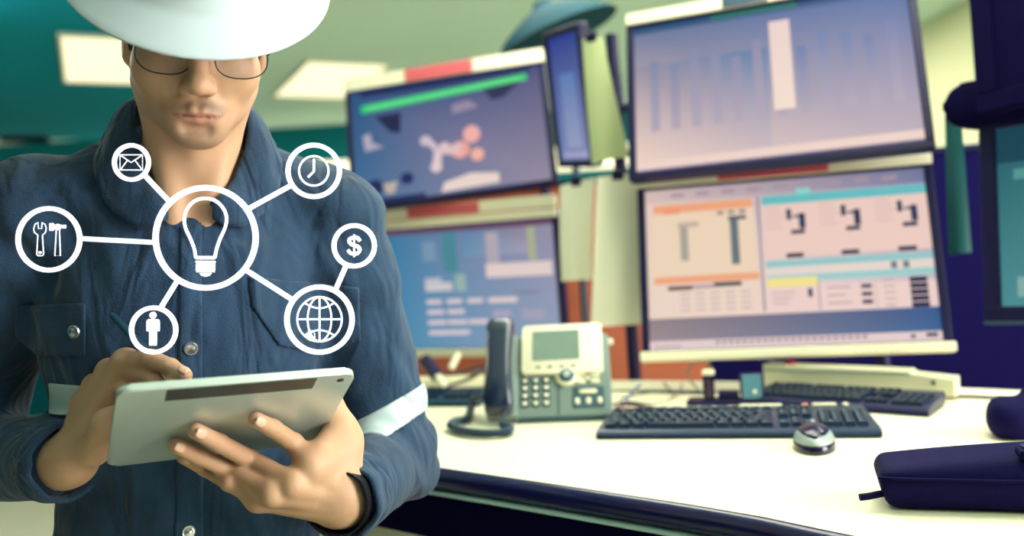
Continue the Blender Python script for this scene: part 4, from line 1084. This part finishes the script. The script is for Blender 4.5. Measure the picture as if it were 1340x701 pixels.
# ------------------------------------------------------------------ the man: shirt
S = SDF(); torso(S, .004)
nL, nR = (WL - EL) / np.linalg.norm(WL - EL), (WR - ER) / np.linalg.norm(WR - ER)
for a, e, w in ((SL, EL, WL - nL * .034), (SR_, ER, WR - nR * .034)):
    S.cone(a, e, .066, .060, .03); S.cone(e, w, .060, .044, .03)
S.cone(Mf(0, .02, .075), Mf(0, .05, .30), .068, .085, .006, sub=True)
vb = Pc(243, 272, .985)
S.cone(Mf(0, .085, .13), vb + FV * .012, .062, .004, .006, sub=True)
def folds(P):
    q = P - OT
    a = q @ RV; h = q[:, 2]; b = q @ FV
    d = .0034 * np.sin(38 * h + 22 * a + 3 * np.sin(17 * a)) * np.exp(-((h + .36) / .22) ** 2)
    d += .0024 * np.sin(60 * (h - .6 * a) + 4 * np.sin(21 * h)) * np.clip(.5 - np.abs(a), 0, .4)
    for E_, S0 in ((EL, SL), (ER, SR_)):
        r = P - E_; dist = np.sqrt((r ** 2).sum(1)); ax = (S0 - E_) / np.linalg.norm(S0 - E_)
        t = r @ ax
        d += .0055 * np.sin(105 * t + 30 * r[:, 0] + 2.5 * np.sin(40 * r[:, 0] + 25 * r[:, 1])) * np.exp(-(dist / .10) ** 2)
        r2 = P - S0; d2 = np.sqrt((r2 ** 2).sum(1))
        d += .0035 * np.sin(70 * (r2 @ ax) + 55 * (r2 @ FV) + 40 * (r2 @ RV)) * np.exp(-((d2 - .09) / .07) ** 2)
    return d
def shirtpost(P, d):
    d = d + folds(P)
    return np.maximum(d, -.585 - P[:, 2])
SLO, SHI = (-.86, .84, -.60), (-.02, 1.40, .20)
V3, Q3 = nets(S, SLO, SHI, .0042, post=shirtpost)
DENIM = mat('navy_denim', rgb(34, 58, 86), .82, var=.35, scale=22, bump=.55, bscale=520, spec=.2, sheen=.15)
# long soft creases as fine relief
nt = DENIM.node_tree; bmp = [n for n in nt.nodes if n.type == 'BUMP'][0]
tc = [n for n in nt.nodes if n.type == 'TEX_COORD'][0]
mpn = nt.nodes.new('ShaderNodeMapping'); mpn.inputs['Scale'].default_value = (1.0, 1.0, .35); mpn.inputs['Rotation'].default_value = (.2, .5, 0)
nzc = nt.nodes.new('ShaderNodeTexNoise'); nzc.inputs['Scale'].default_value = 16; nzc.inputs['Detail'].default_value = 2; nzc.inputs['Distortion'].default_value = 1.2
b2 = nt.nodes.new('ShaderNodeBump'); b2.inputs['Strength'].default_value = .9; b2.inputs['Distance'].default_value = .022
nt.links.new(tc.outputs['Object'], mpn.inputs[0]); nt.links.new(mpn.outputs[0], nzc.inputs['Vector'])
nt.links.new(nzc.outputs['Fac'], b2.inputs['Height']); nt.links.new(b2.outputs[0], bmp.inputs['Normal'])
shirt = np_obj('work_shirt', V3, Q3, DENIM, person, base=PB_)
shirt['label'] = 'navy denim work shirt'
def sval(P): P = np.atleast_2d(P); return shirtpost(P, S.ev(P))
def hit(px, py, off=0.0, d0=.80, d1=1.35, fun=sval, default=1.0):
    ds = np.arange(d0, d1, .0015); v = fun(np.stack([Pc(px, py, d) for d in ds])) - off
    i = np.nonzero(v < 0)[0]
    return Pc(px, py, ds[i[0]] if len(i) else default)
def shell(name, m, region, lo, hi, out=.0035, inn=-.004, h=.0028):
    """a layer of cloth lying on the shirt, limited to a region"""
    V, Q = nets(S, lo, hi, h, post=lambda P, d: np.maximum(np.maximum(shirtpost(P, d) - out, inn - shirtpost(P, d)), region(P)))
    return np_obj(name, V, Q, m, shirt, base=PB_)
def cone_region(poly):
    r = [Pc(x, y, 1.0) for x, y in poly]; c = sum(r) / len(r); ns = []
    for i in range(len(r)):
        n = np.cross(r[i], r[(i + 1) % len(r)]); n /= np.linalg.norm(n)
        ns.append(n if n @ c > 0 else -n)
    ns = np.array(ns)
    return lambda P: np.maximum((-(P @ ns.T)).max(1), (P - OT) @ -FV - .02)
flapL = [(20, 400), (20, 440), (50, 466), (112, 466), (112, 396)]
flapR = [(325, 362), (329, 400), (365, 452), (418, 464), (472, 445), (470, 376)]
shell('pocket_flap', DENIM, cone_region(flapL), (-.64, .9, -.16), (-.42, 1.2, .02))
shell('pocket_flap', DENIM, cone_region(flapR), (-.34, .9, -.18), (-.12, 1.2, .02))
shell('front_placket', DENIM, cone_region([(236, 296), (264, 290), (266, 760), (228, 760)]), (-.46, .9, -.45), (-.30, 1.2, .06), out=.003)
for sg, side in ((1, 'r'), (-1, 'l')):   # shoulder yokes
    pass
REFL = mat('reflective_tape', rgb(176, 190, 196), .45, .25, var=.08, scale=60)
def arm_band(E_, S0, t, wdt, tilt):
    ax = (S0 - E_) / np.linalg.norm(S0 - E_); c = E_ + ax * t; n = ax + np.array(tilt); n /= np.linalg.norm(n)
    return (lambda P: np.maximum(np.abs((P - c) @ n) - wdt, ((P - c) ** 2).sum(1) ** .5 - .095)), c
reg, c = arm_band(EL, SL, .052, .017, (-.28, 0, .0)); shell('reflective_band', REFL, reg, c - .11, c + .11, out=.003)
reg, c = arm_band(ER, SR_, .060, .017, (.12, 0, 0)); shell('reflective_band', REFL, reg, c - .11, c + .11, out=.003)
zb = (334 - 526) / F * 1.01
shell('reflective_band', REFL, lambda P: np.maximum(np.abs(P[:, 2] - zb) - .018, np.maximum(np.maximum((P - OT) @ RV - .10, -(P - OT) @ RV - .158), -((P - OT) @ FV))), (-.64, .9, zb - .07), (-.18, 1.25, zb + .07), out=.003)
# cuffs: a ring of cloth at each wrist
def smax_(a, b, k=.006):
    h = np.maximum(k - np.abs(a - b), 0) / k; return np.maximum(a, b) + h * h * k / 4
for w, n in ((WL, nL), (WR, nR)):
    c = w - n * .012
    def cuffpost(P, d, c=c, n=n):
        q = P - c; t = q @ n; r = np.sqrt(np.maximum((q * q).sum(1) - t * t, 0)); r = r + .0012 * np.sin(9 * np.arctan2(q[:, 2], q[:, 0] - q[:, 1]))
        return smax_(np.abs(r - .0425 + .05 * t) - .0032, np.abs(t) - .019, .003)
    V, Q = nets(SDF().ell(c, (.05, .05, .05)), c - .06, c + .06, .0024, post=cuffpost)
    np_obj('cuff', V, Q, DENIM, shirt, base=PB_)
# collar: stands at the neck and folds down onto the shirt
def lerp_t(th, tab):
    xs = [t[0] for t in tab]; return np.array([np.interp(th, xs, [t[i] for t in tab]) for i in range(1, len(tab[0]))])
#        angle from the back, radius, height
TI = [(0, .066, .200), (60, .064, .202), (95, .064, .188), (125, .072, .140), (150, .090, .092), (168, .108, .060)]
TO = [(0, .088, .150), (60, .096, .150), (95, .106, .138), (120, .124, .100), (138, .142, .060), (150, .146, .040), (160, .134, .036), (168, .118, .044)]
def neckpt(th, r, h):
    a = math.radians(th); b0 = -.015 + (h - .05) * .34
    return Mf(math.sin(a) * r, b0 - math.cos(a) * r * 1.0, h)
ci, co = [], []
for th in np.linspace(-168, 168, 61):
    r, h = lerp_t(abs(th), TI); p = neckpt(th, r, h)
    for _ in range(6):
        d = B.ev(p[None])[0]
        if d < .004:
            g3 = np.array([B.ev((p + v)[None])[0] - B.ev((p - v)[None])[0] for v in np.eye(3) * .002]); p = p + g3 / (np.linalg.norm(g3) + 1e-9) * (.005 - d)
    ci.append(p)
    r, h = lerp_t(abs(th), TO); p = neckpt(th, r, h)
    for _ in range(8):
        d = sval(p)[0]; g3 = np.array([sval(p + v)[0] - sval(p - v)[0] for v in np.eye(3) * .003]); g3 /= np.linalg.norm(g3) + 1e-9
        if d < .006 or d > .014: p = p + g3 * np.clip(.008 - d, -.01, .01)
    co.append(p)
vs = []; nn = 9
for a, b in zip(ci, co):
    for k in range(nn):
        t = k / (nn - 1); p = a * (1 - t) + b * t
        o = p - OT; o[2] = 0; o = o / (np.linalg.norm(o) + 1e-9)
        p = p + o * (.003 * math.sin(math.pi * t)) + UV * (.008 * math.sin(math.pi * min(t * 1.25, 1)))
        vs.append(W(*p))
fs = [(i * nn + k, i * nn + k + 1, (i + 1) * nn + k + 1, (i + 1) * nn + k) for i in range(len(ci) - 1) for k in range(nn - 1)]
o = G().add(vs, fs).obj('collar', DENIM, shirt, smooth=180, base=PB_)
md = o.modifiers.new('thickness', 'SOLIDIFY'); md.thickness = .004; md.offset = 0
# snaps
def snap(px, py, r=.0085):
    c = hit(px, py, .0035); e_ = .004
    g = np.array([sval(c + v)[0] - sval(c - v)[0] for v in np.eye(3) * e_]); g /= np.linalg.norm(g)
    z = Vector(W(*(c + g)) - W(*c)).normalized()
    M = Matrix.Translation(W(*c)) @ z.to_track_quat('Z', 'Y').to_matrix().to_4x4()
    G().lathe([(r, -.002), (r, .001), (r * .86, .0026), (r * .7, .0022), (r * .45, .0034), (0, .0038)], 20, M=M).obj('snap_button', CHROME, shirt, smooth=50, base=PB_)
for px, py in ((97, 434), (405, 439), (250, 456), (247, 696)): snap(px, py)
snap(298, 226, .005)
# trousers and boots
Tq = SDF(); zf = -1.36
for s in (-1, 1):
    Tq.cone(Mf(s * .09, -.01, -.55), Mf(s * .105, 0, -.93), .098, .072, .04); Tq.cone(Mf(s * .105, 0, -.93), Mf(s * .11, -.02, -1.27), .072, .058, .03)
Tq.ell(Mf(0, -.01, -.56), (.165, .118, .10), MB, .05)
V, Q = nets(Tq, (-.75, .92, -1.40), (-.10, 1.36, -.40), .009, post=lambda P, d: np.maximum(d, -1.30 - P[:, 2]))
np_obj('trousers', V, Q, DENIM, person, base=PB_)
for s in (-1, 1):
    Bq = SDF(); f0 = Mf(s * .11, -.02, 0)
    zg = (-ZC + f0[0] * sr) / cr + .012
    Bq.cone(Mf(s * .11, -.02, -1.25), Mf(s * .11, -.02, zg + .05), .055, .050, .03)
    Bq.cone(Mf(s * .11, -.03, zg + .045), Mf(s * .125, .14, zg + .035), .045, .040, .03)
    V, Q = nets(Bq, Mf(s * .11, 0, 0) + np.array((-.25, -.25, zg - .06)), Mf(s * .11, 0, 0) + np.array((.25, .25, -1.18)), .006, post=lambda P, d: np.maximum(d, zg - P[:, 2]))
    np_obj('boot', V, Q, mat('black_boot_leather', rgb(22, 20, 24), .5), person, base=PB_)

# ------------------------------------------------------------------ hard hat
HT = headR(.814, math.radians(20), .01); HTC = np.array((-.356, .999, .324))
AX, AY = .148, .170
prof = [(.0, .148), (.18, .146), (.36, .136), (.52, .114), (.64, .082), (.70, .052), (.735, .030), (.765, .022), (.82, .017), (.90, .009), (.97, .002), (1.0, -.001), (.995, -.005), (.96, -.003)]
n = 64; vs = []; fs = []
for r, z in prof:
    for k in range(n):
        a = 2 * math.pi * k / n
        lx, ly = r * AX * math.cos(a), r * AY * math.sin(a)
        if r < .60:                                        # three crown ridges front to back
            rid = max(math.exp(-(lx / .010) ** 2), math.exp(-((abs(lx) - .038) / .008) ** 2) * .8) * .006 * max(0, 1 - (r / .62) ** 3)
        else: rid = 0
        p = HTC + HT @ np.array((lx, ly, z + rid)); vs.append(W(*p))
m = len(prof)
for i in range(m - 1):
    for k in range(n): fs.append((i * n + k, i * n + (k + 1) % n, (i + 1) * n + (k + 1) % n, (i + 1) * n + k))
HATM = mat('white_hat_shell', rgb(196, 208, 220), .36, var=.02, coat=.2)
hb = W(*HTC)
hat = empty('hard_hat', hb, label='white full brim hard hat worn low over the glasses', cat='hard hat')
o = G().add(vs, fs).obj('hat_shell', HATM, hat, smooth=60, base=hb)
md = o.modifiers.new('thickness', 'SOLIDIFY'); md.thickness = .0025; md.offset = -1
md = o.modifiers.new('smooth', 'SUBSURF'); md.levels = 1; md.render_levels = 1
band = [W(*(HTC + HT @ np.array((.69 * AX * math.cos(2 * math.pi * k / 48), .69 * AY * math.sin(2 * math.pi * k / 48), .016)))) for k in range(48)]
G().tube(band, .004, 8, closed=True).obj('inner_headband', NAVY, hat, smooth=180, base=hb)

# ------------------------------------------------------------------ glasses
gb = W(*H(0, .10, -.012))
gl = empty('glasses', gb, label='thin dark wire framed glasses worn under the hat brim', cat='glasses')
WIRE = mat('dark_wire', rgb(48, 46, 52), .3, .6)
LENS = mat('lens_glass', rgb(120, 120, 120), .05, alpha=.10, spec=.4)
def gcurve(s, n=40):
    out = []
    for k in range(n):
        a = 2 * math.pi * k / n; ca, sa = math.cos(a), math.sin(a)
        xx = (.0285) * math.copysign(abs(ca) ** .82, ca); z_ = .0205 * math.copysign(abs(sa) ** .82, sa)
        X_ = s * .0405 + xx + .0055
        out.append(H(X_, .1015 - (X_ / .068) ** 2 * .014, -.0135 + z_))
    return out
for s in (-1, 1):
    c = gcurve(s)
    rim = G().tube([W(*p) for p in c], .0008, 6, closed=True).obj('rim', WIRE, gl, smooth=180, base=gb)
    cen = sum(c) / len(c)
    pts = [W(*p) for p in c] + [W(*(cen + HR @ np.array((0, .002, 0))))]
    lo_ = G().add(pts, [(k, (k + 1) % len(c), len(c)) for k in range(len(c))]).obj('lens', LENS, rim, smooth=180, base=gb)
    md = lo_.modifiers.new('thickness', 'SOLIDIFY'); md.thickness = .0015; md.offset = 0
    G().tube([W(*H(s * .0690 + .0055, .088, -.006)), W(*H(s * .074 + .004, .078, -.004)), W(*H(s * .0785, .02, .0)), W(*H(s * .083, -.02, .0)), W(*H(s * .081, -.035, -.02))], [.0016, .0022, .0022, .0020, .0018], 6).obj('temple', NAVY, gl, smooth=180, base=gb)
G().tube([W(*p) for p in (H(-.0070, .1012, -.008), H(.0055, .1060, -.004), H(.0180, .1012, -.008))], .0009, 6).obj('bridge', WIRE, gl, smooth=180, base=gb)

# ------------------------------------------------------------------ stylus and watch strap
pa_, pb_ = Pc(146, 411, 1.0), Pc(236, 506, .93)
tip = pb_ + (pb_ - pa_) / np.linalg.norm(pb_ - pa_) * .03
b_ = W(*tip)
st = empty('stylus', b_, label='dark stylus pen in the writing hand above the tablet', cat='stylus')
dv = (tip - pa_)
G().tube([W(*pa_), W(*(pa_ + dv * .04)), W(*(pa_ + dv * .86))], [.0028, .0042, .0042], 10).obj('barrel', TEALP, st, smooth=40, base=b_)
G().tube([W(*(pa_ + dv * .86)), W(*(pa_ + dv * .97)), W(*tip)], [.0042, .0020, .0012], 10).obj('tip', SILVER, st, smooth=40, base=b_)
nx_ = (WL - EL) / np.linalg.norm(WL - EL); wc = WL + nx_ * .017
b_ = W(*wc)
wt = empty('wrist_watch', b_, label='dark watch strap around the wrist below the tablet', cat='watch')
e1 = np.cross(nx_, np.array((0, 0, 1.0))); e1 /= np.linalg.norm(e1); e2 = np.cross(e1, nx_)
STRAP = mat('watch_strap_leather', rgb(14, 15, 26), .6, var=.1, spec=.2)
vs = []; n = 40; wc = WL + nx_ * .012; rw = []
for k in range(n):
    a = 2 * math.pi * k / n; d = e1 * math.cos(a) + e2 * math.sin(a); rs_ = np.arange(.018, .040, .0005); best = .018
    for zz_ in (-.009, 0, .009):
        out_ = np.nonzero(B.ev(wc + nx_ * zz_ + d[None] * rs_[:, None]) > .0004)[0]; best = max(best, rs_[out_[0]] if len(out_) else .036)
    rw.append(min(best, .036))
for _ in range(4): rw = [max(rw[k], .25 * rw[k - 1] + .5 * rw[k] + .25 * rw[(k + 1) % n]) for k in range(n)]
for k in range(n):
    a = 2 * math.pi * k / n; d = e1 * math.cos(a) + e2 * math.sin(a)
    for dr, zz_ in ((.0, -.009), (.0028, -.0085), (.0028, .0085), (.0, .009)): vs.append(W(*(wc + d * (rw[k] + dr) + nx_ * zz_)))
fs = [(4 * k + j, 4 * k + (j + 1) % 4, 4 * ((k + 1) % n) + (j + 1) % 4, 4 * ((k + 1) % n) + j) for k in range(n) for j in range(4)]
G().add(vs, fs).obj('strap', STRAP, wt, smooth=40, base=b_)
dd = np.array((-.45, -.60, -.66)); dd -= nx_ * (dd @ nx_); dd /= np.linalg.norm(dd)
z = (W(*(wc + dd)) - W(*wc)).normalized()
M = Matrix.Translation(W(*(wc + dd * .0335))) @ z.to_track_quat('Z', 'Y').to_matrix().to_4x4()
G().box(-.008, .008, -.007, .007, -.001, .0025, .001, 1, M=M).obj('buckle', mat('dark_chrome', rgb(90, 96, 110), .2, .9), wt, base=b_)

# ------------------------------------------------------------------ floating icon network
ID = .92; u = ID / F
Wm = Matrix(((cr, 0, sr, 0), (0, 1, 0, 0), (-sr, 0, cr, ZC), (0, 0, 0, 1)))
GLOW = mat('glowing_white', rgb(250, 250, 255), .5, emit=(rgb(240, 242, 255), 1.15), var=0.0)
ctr = (269, 311)
ib = W(*Pc(ctr[0], ctr[1], ID))
net = empty('icon_network', ib, label='glowing white network of seven round icons floating before the work shirt', cat='icon display')
def ip(px, py): return Pc(px, py, ID)
def badge(name, cx, cy, R, r):
    c = ip(cx, cy)
    return G().ring(r * u, R * u, .0022, 56, M=Wm @ Matrix.Translation(c)).obj(name, GLOW, net, smooth=40, base=ib)
def stroke(g, pts, w=2.0, closed=False, n=6): g.tube([Wm @ Vector(ip(*p)) for p in pts], w * u / 2, n, closed=closed); return g
def plate(g, pts, w=.0016):
    """filled outline in pixels"""
    a = [ip(*p) for p in pts]; q = [(p[0], p[2]) for p in a]
    area = sum(q[i][0] * q[(i + 1) % len(q)][1] - q[(i + 1) % len(q)][0] * q[i][1] for i in range(len(q)))
    if area < 0: q = q[::-1]
    g.prism(q, -w / 2, w / 2, M=Wm @ Matrix.Translation((0, ID, 0)) @ XZ); return g
def circ(cx, cy, r, n=40, a0=0, a1=360): return [(cx + r * math.cos(math.radians(a0 + (a1 - a0) * k / n)), cy + r * math.sin(math.radians(a0 + (a1 - a0) * k / n))) for k in range(n if a1 - a0 == 360 else n + 1)]
def link(x0, y0, x1, y1, w=6.0):
    dx, dy = x1 - x0, y1 - y0; L = math.hypot(dx, dy); nx, ny = -dy / L * w / 2, dx / L * w / 2
    plate(G(), [(x0 + nx, y0 + ny), (x1 + nx, y1 + ny), (x1 - nx, y1 - ny), (x0 - nx, y0 - ny)]).obj('connector_line', GLOW, net, base=ib)
link(106, 312, 201, 317); link(189, 229, 222, 264); link(327, 272, 380, 243); link(323, 354, 381, 391); link(231, 369, 210, 403); link(453, 347, 440, 377)
# bulb
b0 = badge('light_bulb_badge', 269, 311, 69, 62)
g = G()
bulb = [(256, 337)] + [(254, 325), (249, 312), (243, 299), (241, 287)] + [(243.5, 276), (250, 266.5), (259, 261), (268.5, 259.5), (278, 261), (287, 266.5), (294, 276), (296.5, 287), (294, 299), (288, 312), (283.5, 325), (281, 337)]
stroke(g, [(p.x, p.y) for p in spline([(a, b, 0) for a, b in bulb], 5)], 4.2); stroke(g, [(256, 337), (281, 337)], 4.2)
plate(g, [(256.5, 341), (281, 341), (282, 342.5), (281, 345), (281.5, 347.5), (280.5, 349.5), (281.5, 352), (280.5, 354), (281, 356), (257, 356), (257.5, 354), (256, 352), (257.5, 349.5), (256, 347.5), (257.5, 345), (256, 342.5)])
plate(g, [(261, 357), (277, 357), (274, 360.5), (269, 362), (264, 360.5)])
g.obj('light_bulb_symbol', GLOW, b0, base=ib)
# tools
b0 = badge('tools_badge', 64, 313, 43.2, 37.5); g = G()
stroke(g, [(49.5, 291), (46, 293), (44, 299), (45, 304), (49.5, 307.5), (48, 333), (50, 334.5), (55, 334.5), (57, 333), (55.5, 307.5), (59.5, 304), (60.5, 298.5), (59, 293.5), (55, 291), (54.5, 299), (50.5, 299)], 1.3, closed=True)
plate(g, circ(52.3, 330.3, 1.7, 12))
stroke(g, [(73.6, 301), (77.8, 301), (79, 334.5), (71.7, 334.5)], 1.3, closed=True)
plate(g, [(65, 292), (70, 292), (70, 294), (73, 294), (75.5, 292.8), (79, 294), (80, 295), (82, 294.2), (86, 294.2), (86, 298.6), (82, 298.6), (80, 297.8), (77.8, 300.5), (73.6, 300.5), (71.5, 299), (70, 299), (70, 301.7), (65, 301.7)])
g.obj('wrench_and_hammer_symbol', GLOW, b0, base=ib)
# envelope
b0 = badge('mail_badge', 172, 212.5, 25, 19.8); g = G()
stroke(g, [(157, 202.5), (186.5, 202.5), (186.5, 222.3), (157, 222.3)], 1.4, closed=True); stroke(g, [(157.5, 203), (171.5, 212.5), (186, 203)], 1.3)
stroke(g, [(158, 221.5), (166.5, 210)], 1.2); stroke(g, [(185.5, 221.5), (176.8, 209.8)], 1.2)
g.obj('envelope_symbol', GLOW, b0, base=ib)
# clock
b0 = badge('clock_badge', 410.5, 223.5, 36.6, 30.8); g = G()
stroke(g, circ(410.5, 223.5, 19.3), 2.4, closed=True); stroke(g, [(410.6, 208), (410.6, 224), (403.2, 231.6)], 2.8)
g.obj('clock_symbol', GLOW, b0, base=ib)
# dollar
b0 = badge('dollar_badge', 463.5, 321.5, 29.4, 23.6); g = G()
sp = spline([(471.0, 315.2, 0), (468, 311.4, 0), (463.2, 310.6, 0), (457.8, 312.4, 0), (456.8, 316.2, 0), (460, 319.6, 0), (464, 321, 0), (469.2, 323.4, 0), (470.6, 327.2, 0), (468, 331, 0), (463.2, 332, 0), (458.0, 330.6, 0), (455.4, 326.8, 0)], 5)
stroke(g, [(p.x, p.y) for p in sp], 4.6, n=8); stroke(g, [(463.4, 306.6), (463.4, 336.2)], 2.2)
g.obj('dollar_symbol', GLOW, b0, base=ib)
# globe
b0 = badge('globe_badge', 418, 418, 45.8, 39.5); g = G()
stroke(g, circ(418, 417.5, 29.2, 48), 2.2, closed=True); stroke(g, [(418, 388.5), (418, 446.5)], 2.2); stroke(g, [(389, 417.5), (447, 417.5)], 2.2)
for s in (-1, 1):
    stroke(g, [(418 + s * 15.6 * math.cos(t), 417.5 + 29 * math.sin(t)) for t in [math.pi * (k / 16 - .5) for k in range(17)]], 2.0)
    stroke(g, [(418 + 19.5 * t, 417.5 + s * (21.6 - 7.2 * (1 - t * t))) for t in [k / 8 - 1 for k in range(17)]], 2.0)
g.obj('globe_symbol', GLOW, b0, base=ib)
# person pictogram
b0 = badge('user_badge', 201, 431.5, 31.8, 26.2); g = G()
plate(g, circ(200.2, 412.3, 4.3, 18))
plate(g, [(194, 417.6), (206.5, 417.6), (208.6, 419.6), (208.6, 433), (205.4, 433), (205.2, 423.5), (204.6, 452), (201, 452), (200.3, 435), (199.7, 435), (199, 452), (195.6, 452), (195.4, 423.5), (195, 433), (192, 433), (192, 419.6)])
g.obj('standing_figure_symbol', GLOW, b0, base=ib)
